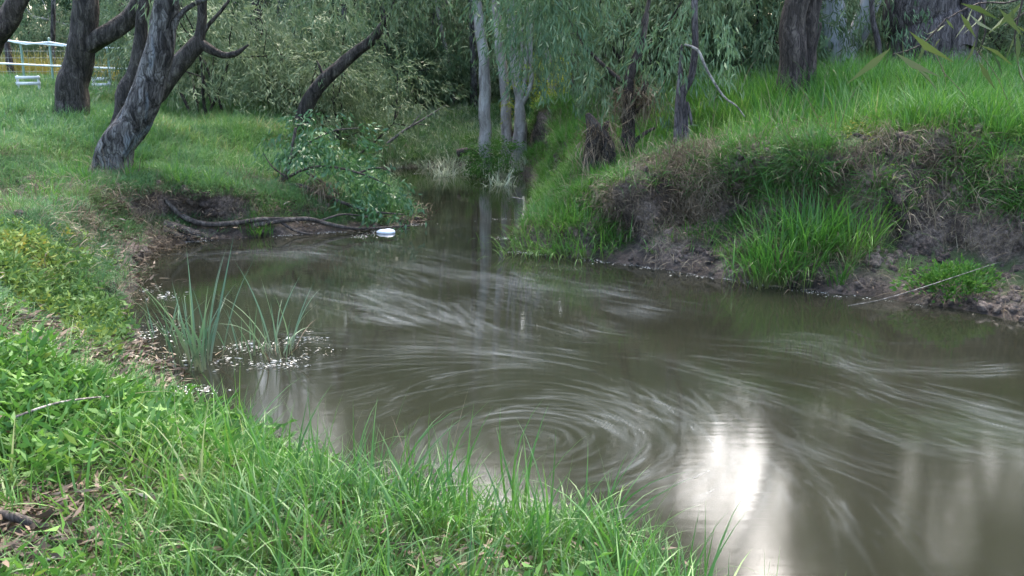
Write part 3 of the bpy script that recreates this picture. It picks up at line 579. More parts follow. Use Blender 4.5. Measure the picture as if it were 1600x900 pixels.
def trails(n, Lr, inten, wob, sub=1):
    """foam drawn out by the current: many separate wandering trails"""
    k = np.searchsorted(cdf, r1.random(n)); fy, fx = (k//nx_).astype(float), (k % nx_).astype(float)
    T = np.exp(r1.uniform(np.log(Lr[0]), np.log(Lr[1]), n))/ST_*2; amp = inten*r1.random(n)**1.8
    bias = r1.normal(0, wob*.5, n); ph = r1.random(n)*6.28; fr = r1.uniform(.01, .05, n); wa = np.abs(r1.normal(0, wob, n))
    for st_ in range(int(T.max())):
        m = st_ < T; 
        if not m.any(): break
        vx_, vy_ = up1(VX, fx, fy), up1(VY, fx, fy); a = bias+wa*np.sin(fr*st_+ph)
        ca, sa = np.cos(a), np.sin(a); fx = fx+.5*(vx_*ca-vy_*sa); fy = fy+.5*(vx_*sa+vy_*ca)
        u = st_/T; w = amp*np.clip(u*6, 0, 1)*np.clip(1-u, 0, 1)**.6*m*np.clip(up1(DE, fx, fy)*2.2, 0, 1)*.5
        o = (fx > 1) & (fx < nx_-3) & (fy > 1) & (fy < ny_-3) & m
        ix = fx[o].astype(int); iy = fy[o].astype(int); ax = fx[o]-ix; ay = fy[o]-iy; w = w[o]
        for dx_, dy_, q in ((0, 0, (1-ax)*(1-ay)), (1, 0, ax*(1-ay)), (0, 1, (1-ax)*ay), (1, 1, ax*ay)): np.add.at(FO, (iy+dy_, ix+dx_), w*q)
trails(9000, (.08, 1.3), .50, .20)
fine = FO.copy(); FO[:] = 0
trails(900, (.1, .7), 1.0, .35); wisps = blur(FO, 5)+.3*FO; FO[:] = 0
trails(260, (.3, 1.5), 1.0, .12); strong = blur(FO, 1)
br = np.clip(.8+1.6*up(fbm(SX, SY, 1.8, 4, 70)), .15, 1.7)
FO = 1-np.exp(-((fine*.46*br+.05*wisps*br+.36*strong+DE*.01)*(1-.45*sstep(.8, 2.2, LXg))))
wxs = axis(LX[0]+.016, LX[0]+.016*740, -30, 30, .016, 1.3); wys = np.concatenate([np.arange(-12, 2.6, .4), LY[0]+ST_*np.arange(1, 380), LY[0]+ST_*np.arange(380, 730, 2), np.arange(14.35, 27, .3)])
WX, WY_ = np.meshgrid(wxs, wys)
ix = (WX-LX[0])/ST_; iy = (WY_-LY[0])/ST_; ok = (ix >= 0) & (ix < nx_-1) & (iy >= 0) & (iy < ny_-1)
ii = np.clip(ix, 0, nx_-2).astype(int); jj = np.clip(iy, 0, ny_-2).astype(int); ax = np.clip(ix-ii, 0, 1); ay = np.clip(iy-jj, 0, 1)
fo = ((FO[jj, ii]*(1-ax)+FO[jj, ii+1]*ax)*(1-ay)+(FO[jj+1, ii]*(1-ax)+FO[jj+1, ii+1]*ax)*ay)*ok
def water_mat():
    m, nt, b, out = mat_base('murky_water')
    g = N(nt, 'ShaderNodeNewGeometry'); a = N(nt, 'ShaderNodeTexNoise'); a.inputs['Scale'].default_value = .5; a.inputs['Detail'].default_value = 3; nt.links.new(g.outputs['Position'], a.inputs['Vector'])
    c = ramp(nt, a.outputs['Fac'], [(.35, (.0115, .0122, .0075)), (.65, (.016, .0165, .0105))]); nt.links.new(c.outputs[0], b.inputs['Base Color'])
    sx_ = N(nt, 'ShaderNodeSeparateXYZ'); nt.links.new(g.outputs['Position'], sx_.inputs[0])
    rr_ = ramp(nt, math_(nt, 'MULTIPLY', sx_.outputs['Y'], .1), [(.46, (.11,)*3), (.80, (.042,)*3)]); nt.links.new(rr_.outputs[0], b.inputs['Roughness']); b.inputs['IOR'].default_value = 1.45; b.inputs['Specular IOR Level'].default_value = .5
    mp = N(nt, 'ShaderNodeMapping'); mp.inputs['Scale'].default_value = (1.5, 11, 1); nt.links.new(g.outputs['Position'], mp.inputs[0])
    rp = N(nt, 'ShaderNodeTexNoise'); rp.inputs['Scale'].default_value = 1.4; rp.inputs['Detail'].default_value = 3; nt.links.new(mp.outputs[0], rp.inputs['Vector'])
    bu = N(nt, 'ShaderNodeBump'); bu.inputs['Strength'].default_value = .03; bu.inputs['Distance'].default_value = .02; nt.links.new(rp.outputs['Fac'], bu.inputs['Height']); nt.links.new(bu.outputs[0], b.inputs['Normal'])
    at = N(nt, 'ShaderNodeAttribute', attribute_name='foam'); df = N(nt, 'ShaderNodeBsdfDiffuse'); df.inputs[0].default_value = (.24, .26, .26, 1)
    ms = N(nt, 'ShaderNodeMixShader'); nt.links.new(math_(nt, 'MULTIPLY', at.outputs['Fac'], .62), ms.inputs[0])
    nt.links.new(b.outputs[0], ms.inputs[1]); nt.links.new(df.outputs[0], ms.inputs[2]); nt.links.new(ms.outputs[0], out.inputs[0])
    return m
add_mesh('water', np.stack([WX.ravel(), WY_.ravel(), np.zeros(WX.size)], 1), gridfaces(len(wxs), len(wys)), water_mat(), {'foam': fo.ravel()})['kind'] = 'structure'

# ------------------------------------------------------------------ trees
def grow(mb, p0, dirv, r0, length, level, tips, rg, spread=.55, up_=.25):
    n = max(3, int(length/.6)); pts = [np.array(p0)]; dv = np.array(dirv, float); dv /= np.linalg.norm(dv)
    for i in range(n):
        dv = dv+rg.normal(0, .13, 3)+np.array([0, 0, up_*.15]); dv /= np.linalg.norm(dv); pts.append(pts[-1]+dv*length/n)
    rads = np.linspace(r0, r0*.5, n+1); tube(mb, pts, rads, 9 if r0 > .06 else 6, .3 if r0 > .05 else .4, .08, seed=rg.random()*9)
    if level == 0: tips.append(pts[-1]); tips.append(pts[-2]); return
    for k in range(rg.integers(2, 4)):
        q = dv+rg.normal(0, spread, 3); q[2] += up_*.4; q /= np.linalg.norm(q)
        grow(mb, pts[-1], q, r0*.5*rg.uniform(.7, .95), length*rg.uniform(.55, .8), level-1, tips, rg, spread, up_)
    if level >= 1 and n > 2:
        k = rg.integers(1, n); q = dv+rg.normal(0, spread*1.4, 3); q /= np.linalg.norm(q); grow(mb, pts[k], q, r0*.35, length*.55, level-1, tips, rg, spread, up_)

def tree(name, label, stems, mat, base, lev=2, seed=1, crown='gum', ext=3.0, crown_n=(7, 20), crad=.9, group=None, flare=.35, extra_tips=None, droop=1.2):
    """stems: list of (points, radii, grows_on)"""
    rg = np.random.default_rng(seed); mb = MB(); tips = []
    for si, (pts, rads, go) in enumerate(stems):
        pts = np.array(pts); tube(mb, pts, rads, 18 if rads[0] > .12 else (12 if rads[0] > .04 else 7), .07 if rads[0] > .05 else .12, .14, flare=flare if si == 0 else 0, seed=seed+si, wob=.08)
        if go:
            dv = pts[-1]-pts[-2]; dv /= np.linalg.norm(dv); dv[2] += .3
            grow(mb, pts[-1], dv, rads[-1]*.95, ext*go, lev, tips, rg)
    th = thing(name, label, 'tree', base, group)
    mb.build('trunk', mat, th, base)
    if extra_tips is not None: tips += list(extra_tips)
    if tips and crown:
        t = np.array(tips); V = sprays(t, crad*rg.uniform(.7, 1.2, len(t)), *crown_n, droop=droop)
        leaf_obj('crown', M[crown], open_sky(V), th, base)
    return th
def open_sky(data):
    """the break in the canopy over the right bank, where the low bright sky comes through"""
    V, Fc, r = data; c = V.reshape(-1, 4, 3)[:, 0]; az = np.degrees(np.arctan2(c[:, 0], c[:, 1])); el = np.degrees(np.arctan2(c[:, 2]+2, np.hypot(c[:, 0], c[:, 1])))
    hw = 1.6+.04*(el-17)+.4*np.sin(el*1.3)
    k = ~((np.abs(az-15.3) < hw) & (el > 16.5)); k &= ~((az > 20) & (el > 26) & (rng.random(len(c)) < .3))
    return V.reshape(-1, 4, 3)[k].reshape(-1, 3), np.arange(k.sum())[:, None]*4+np.arange(4)[None], r.reshape(-1, 4)[k].ravel()
def gb(px, Y, dz=-.12):
    x = P(px, 200, Y)[0]; return np.array([x, Y, ground(x, Y)+dz])
def RG(px, py, dz=.03):
    """where the sight line through a pixel meets the ground or the water"""
    v = ray(px, py); t = np.linspace(2.5, 30, 1400)/v[1]; x, y, z = v[0]*t, v[1]*t, H+v[2]*t
    g = np.maximum(height(x, y)[0], 0)+dz; k = np.argmax(z < g); k = len(t)-1 if not (z < g).any() else k
    return np.array([x[k], y[k], z[k]])
def st(base, pxs, rads, go=1.0, dY=0, px2m=None):
    """stem: base world point then pixel points at the base depth plus dY drift"""
    Y = base[1]; pts = [base]+[P(a, b, Y+dY*(i+1)) for i, (a, b) in enumerate(pxs)]
    return (pts, rads, go)
# 1 thick dark tree at left
Y = 15; b = gb(113, Y)
tree('gum_tree', 'thick dark rough-barked tree with a stout limb forking right, at left', [
    st(b, [(112, 165), (120, 100), (131, 50), (133, -10), (136, -60)], [.235, .225, .20, .19, .17, .15], 1.2),
    st(P(130, 75, Y), [(150, 62), (178, 48), (205, 22), (228, -10), (255, -60)], [.15, .15, .14, .135, .12, .10], 1.0)], M['bark_dark'], b, seed=3, crad=1.0)
# 2 leaning grey tree
Y = 12; b = gb(168, Y)
tree('leaning_gum_tree', 'leaning trunk with blue grey patched bark above the brown bank', [
    st(b, [(178, 245), (205, 190), (232, 140), (245, 90), (256, 40), (266, -10), (280, -70)], [.22, .215, .20, .19, .165, .15, .14, .13, .11], 1.3),
    st(P(265, 55, Y), [(278, 28), (298, 10), (325, -4), (360, -30)], [.05, .035, .03, .025, .02], .5)], M['bark_grey'], b, seed=4, crad=1.0)
# 3 dark multi stem tree behind it
Y = 14; b = gb(190, Y)
tree('forked_gum_tree', 'dark forked tree with a stubby arm reaching right, behind the leaning trunk', [
    st(b, [(196, 150), (208, 120), (217, 80), (222, 30), (226, -20)], [.17, .14, .10, .09, .085, .08, .07], 1.0),
    st(P(190, 160, Y), [(238, 150), (262, 122), (288, 92), (313, 62)], [.13, .13, .13, .12, .11, .10], 0),
    st(P(310, 65, Y), [(314, 35), (316, 0), (322, -40)], [.08, .07, .065, .06], .8),
    st(P(312, 62, Y), [(325, 40), (345, 18), (365, -6), (395, -30)], [.04, .03, .025, .02, .015], .4),
    st(P(312, 66, Y), [(328, 76), (348, 86), (368, 84), (388, 70)], [.075, .065, .05, .04, .012], 0)], M['bark_dark'], b, seed=5, crad=.9)
# 4 far left peeling tree
Y = 19; b = gb(-48, Y)
tree('peeling_gum_tree', 'brown peeling tree cut by the left edge, beside the fence', [
    st(b, [(-22, 70), (2, 42), (28, 5), (50, -60)], [.30, .26, .22, .18, .15], 1.2), st(P(-20, 70, Y), [(-35, 20), (-45, -20)], [.2, .16, .13], .8)], M['bark_brown'], b, seed=6)
# 5
Y = 21; b = gb(398, Y)
tree('slender_dark_tree', 'slender dark upright tree rising behind the bright lawn', [st(b, [(396, 130), (398, 70), (403, 0), (405, -60)], [.16, .14, .13, .12, .11], 1.2)], M['bark_dark'], b, seed=7)
# 6 leaning dark trunk
Y = 17; b = gb(466, Y)
tree('leaning_black_tree', 'short black trunk leaning right through the drooping leaves', [
    st(b, [(482, 160), (505, 128), (535, 100), (580, 62), (610, 20)], [.13, .125, .12, .105, .085, .04, .02], .4),
    st(P(508, 125, Y), [(500, 105), (495, 95)], [.03, .025, .012], 0)], M['bark_dark'], b, seed=8, crown_n=(10, 24), crad=.9)
# 7 pale slender trunks
pale = [(760, 19.5, [(758, 190), (757, 100), (748, 30), (742, -30)], .115, 'tall pale trunk with a slight bend, leftmost of the pale stems'),
        (792, 20.5, [(790, 150), (783, 90), (776, 20), (772, -40)], .10, 'pale wavy trunk just right of the tallest pale stem')]
for k, (px, Y, pp, r, lb) in enumerate(pale):
    b = gb(px, Y); tree('pale_gum_tree', lb, [st(b, pp, [r*1.2, r, r*.95, r*.85, r*.7], 1.2)], M['bark_pale'], b, seed=20+k, flare=.2, crad=.9, group='pale slender trunks by the far pool')
Y = 20; b = gb(812, Y)
tree('pale_gum_clump', 'clump of five thin pale stems sprouting from one dark base', [
    st(b, [(812, 160), (806, 110), (803, 40), (800, -30)], [.17, .09, .06, .055, .05], 1.0), st(P(812, 165, Y), [(820, 120), (824, 60), (826, -20)], [.06, .05, .045, .04], 1.0),
    st(P(814, 165, Y), [(830, 130), (829, 80), (832, -20)], [.06, .05, .045, .04], .8), st(P(812, 165, Y), [(803, 130), (798, 80), (790, -10)], [.05, .04, .035, .03], .8), st(P(812, 165, Y), [(812, 120), (815, 70), (812, -20)], [.04, .035, .03, .03], .6)], M['bark_pale'], b, seed=23)
# 8 brown trunk
Y = 19; b = gb(903, Y)
tree('brown_gum_tree', 'straight brown trunk rising from grass beside the yellow bush', [st(b, [(906, 140), (904, 80), (898, 0), (892, -60)], [.21, .175, .16, .13, .11], 1.6)], M['bark_brown'], b, seed=24, crown='gumdark')
# 9 debris tree
Y = 12.8; b = gb(980, Y)
th9 = tree('debris_laden_tree', 'small tree wrapped with flood debris on the right bank', [
    st(b, [(982, 200), (985, 165), (982, 130), (990, 100), (1002, 70), (1010, 20)], [.10, .085, .08, .07, .06, .05, .045, .03], .5),
    st(P(984, 135, Y), [(960, 118), (935, 95), (912, 72)], [.035, .03, .024, .02, .01], .2), st(P(985, 160, Y), [(1005, 140), (1012, 120)], [.05, .045, .03], 0),
    st(P(980, 200, Y), [(1000, 168), (1020, 160)], [.03, .02, .01], 0), st(P(988, 225, Y), [(1005, 210), (1022, 200)], [.04, .03, .02], 0)], M['bark_brown'], b, seed=25, crown='gumdark', crown_n=(9, 22), crad=.7, extra_tips=[P(1040, 50, Y), P(1060, 90, Y), P(1000, 60, Y)])
Vn = []
def nest(center, rad, n, parent, base, seed, name='debris_nest'):
    rg = np.random.default_rng(seed); c = center+rg.normal(0, 1, (n, 3))*np.array(rad)
    V, Fc, r, t = ribbons(base=c, ang=rg.random(n)*6.28, lean=rg.normal(1.9, .6, n), curve=rg.normal(.3, .8, n), h=rg.uniform(.12, .4, n), w=rg.uniform(.004, .014, n), seg=5, tip=4)
    return add_mesh(name, V-base, Fc, M['litter'] if parent is None else M['straw'], {'rnd': r*.6, 't': t}, parent=parent)
b9 = np.array(th9.location)
nest(P(1000, 150, Y), (.13, .12, .10), 500, th9, b9, 1); nest(P(978, 165, Y), (.07, .07, .12), 300, th9, b9, 2)
# debris stump
Y = 12.2; b = gb(938, Y); th = thing('uprooted_stump', 'dark ragged stump shaggy with roots left of the debris laden tree', 'stump', b)
mb = MB(); tube(mb, [b, P(935, 225, Y), P(925, 195, Y), P(918, 178, Y)], [.2, .15, .08, .03], 14, .05, .3, seed=3); tube(mb, [P(935, 215, Y), P(945, 200, Y), P(950, 190, Y)], [.05, .04, .02], 8)
mb.build('stump_wood', M['bark_dark'], th, b); nest(P(936, 222, Y-.05), (.10, .1, .13), 700, th, b, 3, 'root_fringe')
# 10 twin thin
Y = 11.8; b = gb(1068, Y)
tree('twin_stem_sapling', 'thin smooth twin stems crossing on the right bank', [
    st(b, [(1070, 190), (1066, 150), (1080, 120), (1086, 80), (1085, 20), (1088, -40)], [.055, .05, .045, .045, .042, .038, .034, .03], .7),
    st(b+np.array([-.06, .05, 0]), [(1060, 170), (1063, 110), (1065, 70)], [.05, .045, .03, .012], 0), st(P(1072, 160, Y), [(1080, 185), (1080, 195)], [.03, .02, .01], 0)], M['bark_mauve'], b, seed=26, crown='gumdark', extra_tips=[P(1100, 30, Y), P(1060, 40, Y), P(1130, 50, Y)], crad=.6)
th = thing('hanging_dead_branch', 'pale bare branch drooping into the tall grass beside the twin stems', 'branch', P(1090, 78, 11.6))
mb = MB(); o = P(1090, 78, 11.6); tube(mb, [P(1070, 70, 11.7), o, P(1105, 110, 11.5), P(1130, 150, 11.4), P(1150, 165, 11.3), P(1164, 183, 11.2)], [.012, .018, .017, .014, .01, .006], 7, .06); mb.build('branch_wood', M['deadwood'], th, o)
# 11
Y = 13; b = gb(1238, Y)
tree('double_trunk_tree', 'dark brown double trunk standing in the tall grass', [
    st(b, [(1237, 100), (1239, 40), (1252, -20), (1310, -110)], [.20, .17, .155, .145, .12, .10], 1.2), st(b+np.array([.16, .1, 0]), [(1262, 60), (1268, 10), (1300, -90)], [.13, .12, .11, .10, .08], 1.0),
    st(P(1258, 145, Y-.3), [(1272, 80), (1282, 42), (1280, 35)], [.025, .022, .018, .014, .01], 0)], M['bark_brown'], b, seed=27, crown='gumdark', crown_n=(13, 26), crad=1.0, ext=4.2)
# 12 white forked
Y = 16; b = gb(1312, Y)
tree('white_gum_tree', 'white forked gum with a broad pale limb leaning right', [
    st(b, [(1312, 90), (1306, 50), (1298, 0), (1292, -60)], [.26, .24, .20, .17, .14], 1.2), st(P(1318, 85, Y), [(1334, 62), (1352, 25), (1370, -20), (1385, -60)], [.15, .17, .17, .16, .14, .12], 1.2)], M['bark_white'], b, seed=28, crown='gumdark', crown_n=(13, 26), crad=1.0, ext=4.2)
Y = 14.5; b = gb(1370, Y)
tree('thin_brown_tree', 'thin brown stem in front of the white gum', [st(b, [(1372, 70), (1364, 30), (1362, -30)], [.05, .045, .04, .035], .7)], M['bark_mauve'], b, seed=29, crown='gumdark')
# 13 massive
Y = 15; b = gb(1452, Y)
tree('massive_gum_tree', 'massive stringy-barked trunk, widest in the scene', [
    st(b, [(1450, 90), (1444, 30), (1442, -40), (1440, -100)], [.66, .58, .54, .52, .48], 1.5), st(P(1500, 70, Y-.3), [(1515, 20), (1525, -40)], [.2, .18, .16, .14], 1.0)], M['bark_mauve'], b, seed=30, crown='gumdark', crad=1.4, crown_n=(16, 28))
Y = 17; b = gb(1560, Y)
tree('spindly_right_tree', 'spindly greyish stem near the right edge behind tall grass', [st(b, [(1562, 70), (1570, 10), (1574, -50)], [.09, .08, .07, .06], 1.0)], M['bark_mauve'], b, seed=31, crown='gumdark', crown_n=(13, 26), crad=1.2, ext=3.5)

SL = [(330, 21, 'bark_grey'), (425, 24, 'bark_mauve'), (468, 25, 'bark_brown'), (548, 24, 'bark_grey'), (612, 26, 'bark_mauve'), (668, 28, 'bark_grey'), (710, 27, 'bark_pale'), (742, 26, 'bark_grey'), (845, 25, 'bark_mauve'), (872, 23, 'bark_pale'), (935, 20, 'bark_grey'), (962, 19, 'bark_pale'), (1035, 17, 'bark_grey'), (1095, 19, 'bark_mauve'), (30, 27, 'bark_mauve'), (92, 28, 'bark_grey'), (240, 22, 'bark_mauve'), (1535, 19, 'bark_pale')]
for k, (px, Y, mt) in enumerate(SL):
    b = gb(px, Y); rg = np.random.default_rng(300+k); l = rg.normal(0, .3, 2); r0 = rg.uniform(.05, .10)
    tree('slender_trunk_tree', 'slender ' + {'bark_grey': 'grey', 'bark_mauve': 'stringy-barked', 'bark_brown': 'brown', 'bark_pale': 'pale smooth'}[mt] + ' stem among the drooping foliage', [([b, b+np.array([l[0]*.4, 0, 1.3]), b+np.array([l[0]*.5+rg.normal(0, .12), .1, 2.8]), b+np.array([l[0]*2, l[1], 4.8])], [r0*1.2, r0, r0*.9, r0*.7], .7)], M[mt], b, seed=300+k, crown='gum' if k % 2 else 'gumdark', crown_n=(4, 16), crad=.8, flare=.2, lev=1, group='slender stems scattered through the wood')
# prototype trees of the wood behind, then copies
protos = []
for k in range(4):
    rg = np.random.default_rng(50+k); mb = MB(); tips = []
    hgt = 3.2+.7*k; pts = [(0, 0, -.3), (.1*k, .05, hgt*.3), (.05-.1*k, .1, hgt*.65), (.1, 0, hgt)]
    tube(mb, pts, [.17, .14, .12, .10], 12, .2, .12, flare=.3, seed=k); grow(mb, pts[-1], (0, 0, 1), .10, 2.3, 3, tips, rg, .6); 
    for q in range(5): grow(mb, pts[1]+np.array([0, 0, .35*q+.3]), (*rg.normal(0, 1, 2), .3), .04, 1.3, 1, tips, rg, .6, 0)
    root = thing('background_gum_tree', 'gum tree with drooping grey green crown in the wood behind', 'tree', (0, 0, 0), 'gum trees of the wood behind')
    mb.build('trunk', M[('bark_brown', 'bark_mauve', 'bark_pale', 'bark_dark')[k]], root)
    t = np.array(tips); leaf_obj('crown', M['gum' if k % 2 else 'gumdark'], sprays(t, 1.05, 7, 26, L=(.11, .2), Wd=(.018, .032), droop=(1.2, .5, .9, .3)[k]), root)
    protos.append(root)
def copy_tree(r):
    c = r.copy(); COL.objects.link(c)
    for ch in r.children: q = ch.copy(); COL.objects.link(q); q.parent = c
    return c
used = set()
def place(protos, k, px, Y, s, rz):
    r = protos[k]; o = r if k not in used else copy_tree(r); used.add(k)
    b = gb(px, Y, -.05); o.location = b; o.scale = (s, s, s*random.uniform(.9, 1.15)); o.rotation_euler = (0, 0, rz)
    return o
BT = [(-60, 35), (60, 37), (150, 34), (250, 33), (310, 24), (350, 29), (445, 25), (520, 26), (590, 28), (650, 31), (700, 30), (745, 33), (850, 29), (885, 27), (950, 25), (990, 27), (1040, 20), (1060, 24), (1310, 24), (1370, 21), (1430, 23), (1500, 20), (1535, 18.6), (1600, 17.8), (1560, 24), (1640, 20), (1720, 23)]
for i, (px, Y) in enumerate(BT):
    gap = px > 1300
    place(protos, i % 4, px, Y, (.8 if gap and px < 1400 else random.uniform(.95, 1.2)), i*1.9)
# low saplings whose leaves hang to the ground
used2 = set(); sap = []
for k in range(4):
    rg = np.random.default_rng(80+k); mb = MB(); tips = []
    for q in range(5):
        grow(mb, (rg.normal(0, .15), rg.normal(0, .15), -.1), (*rg.normal(0, .35, 2), 1), .035, 1.4, 1, tips, rg, .55, .2)
    root = thing('gum_sapling', 'bushy young gum with long drooping leaves', 'sapling', (0, 0, 0), 'bushy young gums under the wood')
    mb.build('stem', M['bark_dark'], root)
    t = np.array(tips); t = np.vstack([t, np.c_[rg.normal(0, .7, (14, 2)), rg.uniform(.4, 2.4, 14)]])
    leaf_obj('crown', M['gum' if k != 2 else 'gumdark'], sprays(t, .65, 8, 24, L=(.09, .16), Wd=(.014, .026), droop=(1.1, .4, .8, .1)[k]), root); sap.append(root)
SP = [(285, 21), (315, 18.5), (340, 21), (375, 23), (420, 19.5), (440, 22), (490, 20), (530, 19), (560, 23.5), (585, 26), (640, 28), (690, 27.5), (735, 28), (835, 25), (870, 24.5), (985, 16.5), (1030, 15.5), (1100, 17), (1140, 15.5), (1185, 16), (1210, 18), (500, 26), (620, 27), (700, 29), (800, 28), (860, 30), (1290, 18), (1400, 18.5), (1540, 18.5), (1600, 16), (40, 30), (110, 31), (200, 31), (400, 29), (560, 30)]
for i, (px, Y) in enumerate(SP):
    k = (i*7) % 4; r = sap[k]; o = r if k not in used2 else copy_tree(r); used2.add(k)
    b = gb(px, Y, -.05); s = random.uniform(.8, 1.25); o.location = b; o.scale = (s, s, s*random.uniform(.8, 1.15)); o.rotation_euler = (0, 0, i*2.3)
# far wood as one mass
def crown_proto(k):
    rg = np.random.default_rng(90+k); t = np.c_[rg.normal(0, 1.5, (60, 2)), rg.uniform(0, 9, 60)]
    return leaf_obj('far_crown', M['gumdark' if k else 'gum'], sprays(t, 1.1, 10, 26, L=(.2, .34), Wd=(.05, .08)), link=False)
fw = [crown_proto(k) for k in range(3)]; n = 80
th_ = rng.uniform(-.75, .75, n); dd = rng.uniform(33, 62, n); fx = np.tan(th_)*dd
keep = ~((fx/dd > .19) & (fx/dd < .345))
fx, dd = fx[keep], dd[keep]; n = len(fx)
scatter('far_wood', 'distant wood of grey green gums closing the view', 'wood', fw, np.c_[fx, dd, np.full(n, 1.2)], uprot(n, .03), rng.uniform(.9, 1.4, n))

# yellow bush
b = gb(865, 20.5); th = thing('yellow_bush', 'small yellow green bush left of the straight brown trunk', 'bush', b)
mb = MB(); 
for q in range(6): grow(mb, b+np.array([0, 0, .05]), (*rng.normal(0, .5, 2), 1), .02, .6, 0, [], np.random.default_rng(q))
mb.build('stem', M['bark_dark'], th, b)
t = b+np.c_[rng.normal(0, .4, (22, 2)), rng.uniform(.4, 1.35, 22)]; leaf_obj('foliage', M['wattle'], sprays(t, .25, 8, 18, droop=-.3, L=(.05, .09), Wd=(.015, .03), twl=(.1, .3)), th, b)
b = gb(775, 19.0); th = thing('green_bush', 'soft bright green bush at the foot of the pale trunks', 'bush', b)
t = b+np.c_[rng.normal(0, .28, (20, 2)), rng.uniform(.3, 1.0, 20)]; leaf_obj('foliage', M['weed'], sprays(t, .2, 8, 18, droop=-.2, L=(.05, .09), Wd=(.015, .025), twl=(.1, .3)), th, b)

# ------------------------------------------------------------------ fence, barriers, golden scrub at upper left
FY = 24.0
def cyl(mb, a, b, r, ns=8): tube(mb, [a, b], [r, r], ns, 9, 0)
b = P(32, 130, FY); b[2] = ground(b[0], FY); th = thing('sports_ground_fence', 'galvanised rail fence with green posts and wire mesh at upper left', 'fence', b)
zg = b[2]
for px in (-30, 32, 77, 167, 215, 262):
    mb = MB(); q = P(px, 66, FY); cyl(mb, (q[0], FY, zg-.3), (q[0], FY, q[2] if px != 77 else q[2]+.1), .03); mb.build('post', M['post'], th, b)
for pts in ([(-60, 58), (0, 62), (33, 66), (105, 72)], [(0, 60), (40, 69), (77, 66), (120, 73), (215, 76), (290, 79)], [(-60, 96), (0, 99), (110, 104), (215, 108), (290, 110)]):
    mb = MB(); tube(mb, [P(a, c, FY-.04) for a, c in pts], [.022]*len(pts), 8, .5, 0); mb.build('rail', M['rail'], th, b)
mb = MB(); x0, x1 = P(-60, 0, FY)[0], P(290, 0, FY)[0]; zt = P(100, 76, FY)[2]
for x in np.arange(x0, x1, .16): cyl(mb, (x, FY, zg-.1), (x, FY, zt), .0025, 4)
for z in np.arange(zg, zt, .16): cyl(mb, (x0, FY, z), (x1, FY, z), .0025, 4)
mb.build('wire_mesh', M['wire'], th, b)
from mathutils import Matrix
def barrier(px0, px1, pyt, Y, label):
    a = P(px0, pyt, Y); c = P(px1, pyt+3, Y); z0 = ground(a[0], Y); o = np.array([a[0], Y, z0]); th = thing('white_barrier', label, 'barrier', o, 'white slatted barriers by the fence')
    for x in (a[0], c[0]):
        mb = MB(); cyl(mb, (x, Y, z0-.1), (x, Y, a[2]), .03); mb.build('leg', M['whitepaint'], th, o)
    for k in range(2):
        mb = MB(); z = a[2]-.03-.13*k; w = c[0]-a[0]; V = np.array([(a[0]-.04+(w+.08)*i, Y-.03+.03*j, z-.035+.07*l) for i in (0, 1) for j in (0, 1) for l in (0, 1)])
        mb.add(V, np.array([(0, 1, 3, 2), (4, 6, 7, 5), (0, 4, 5, 1), (2, 3, 7, 6), (0, 2, 6, 4), (1, 5, 7, 3)])); mb.build('slat', M['whitepaint'], th, o)
barrier(27, 60, 119, 22, 'white slatted barrier half hidden by grass left of the thick dark tree')
barrier(146, 170, 121, 22, 'white slatted barrier between the thick dark tree and the forked tree')
n = 700; gx_ = rng.uniform(-18, -6.5, n); gy_ = rng.uniform(27, 31, n); gz_ = height(gx_, gy_)[0]
GT = [tuft('golden_tuft', M['gold'], 26, .25, (.5, 1.1), (.015, .03), .3, .7) for k in range(3)]
scatter('golden_scrub', 'golden scrub and grass beyond the rail fence', 'scrub', GT, np.c_[gx_, gy_, gz_], uprot(n, .1), rng.uniform(.8, 1.3, n))

# ------------------------------------------------------------------ reeds
def reeds(name, label, bases, h, w, mat, lean=.18, curve=.5, group=None, cat='reeds', dead=0):
    b0 = np.array(bases).mean(0); n = len(bases); th = np.arange(n)
    th = thing(name, label, cat, b0, group)
    d = np.array(bases)-b0; ang = np.arctan2(d[:, 1], d[:, 0])+rng.normal(0, .9, n)
    nd = int(n*(1-dead))
    blade_obj('leaves', mat, th, base=d[:nd], ang=ang[:nd], lean=np.abs(rng.normal(lean, lean*.6, nd)), curve=np.abs(rng.normal(curve, curve*.8, nd)), h=rng.uniform(*h, nd), w=rng.uniform(*w, nd), seg=8, tip=2.2)
    if dead: blade_obj('dead_leaves', M['straw'], th, base=d[nd:], ang=ang[nd:], lean=rng.uniform(.5, 1.4, n-nd), curve=rng.uniform(.3, 1.2, n-nd), h=rng.uniform(h[0]*.5, h[1]*.6, n-nd), w=rng.uniform(*w, n-nd), seg=7, tip=2.2)
def rb(px, py, sx, sy, n):
    c = W(px, py); return np.c_[c[0]+rng.normal(0, sx, n), c[1]+rng.normal(0, sy, n), np.full(n, -.04)]
reeds('reed_clump', 'tallest blue green reed clump standing in the water off the left bank', rb(310, 570, .07, .10, 48), (.35, 1.0), (.010, .020), M['reed'], .19, .4, dead=.2)
reeds('reed_clump', 'smaller reed clump among pale floating scraps, right of the tallest clump', rb(445, 555, .10, .09, 26), (.3, .8), (.010, .018), M['reed'], .22, .7, dead=.2)
reeds('reed_clump', 'sparse short reeds at the muddy left shore', rb(250, 520, .16, .3, 30), (.2, .48), (.009, .014), M['reed'], .25, .5, dead=.3)
reeds('reed_clump', 'thin scattered reeds between the two larger clumps', rb(375, 545, .16, .14, 14), (.2, .5), (.009, .014), M['reed'], .2, .4)
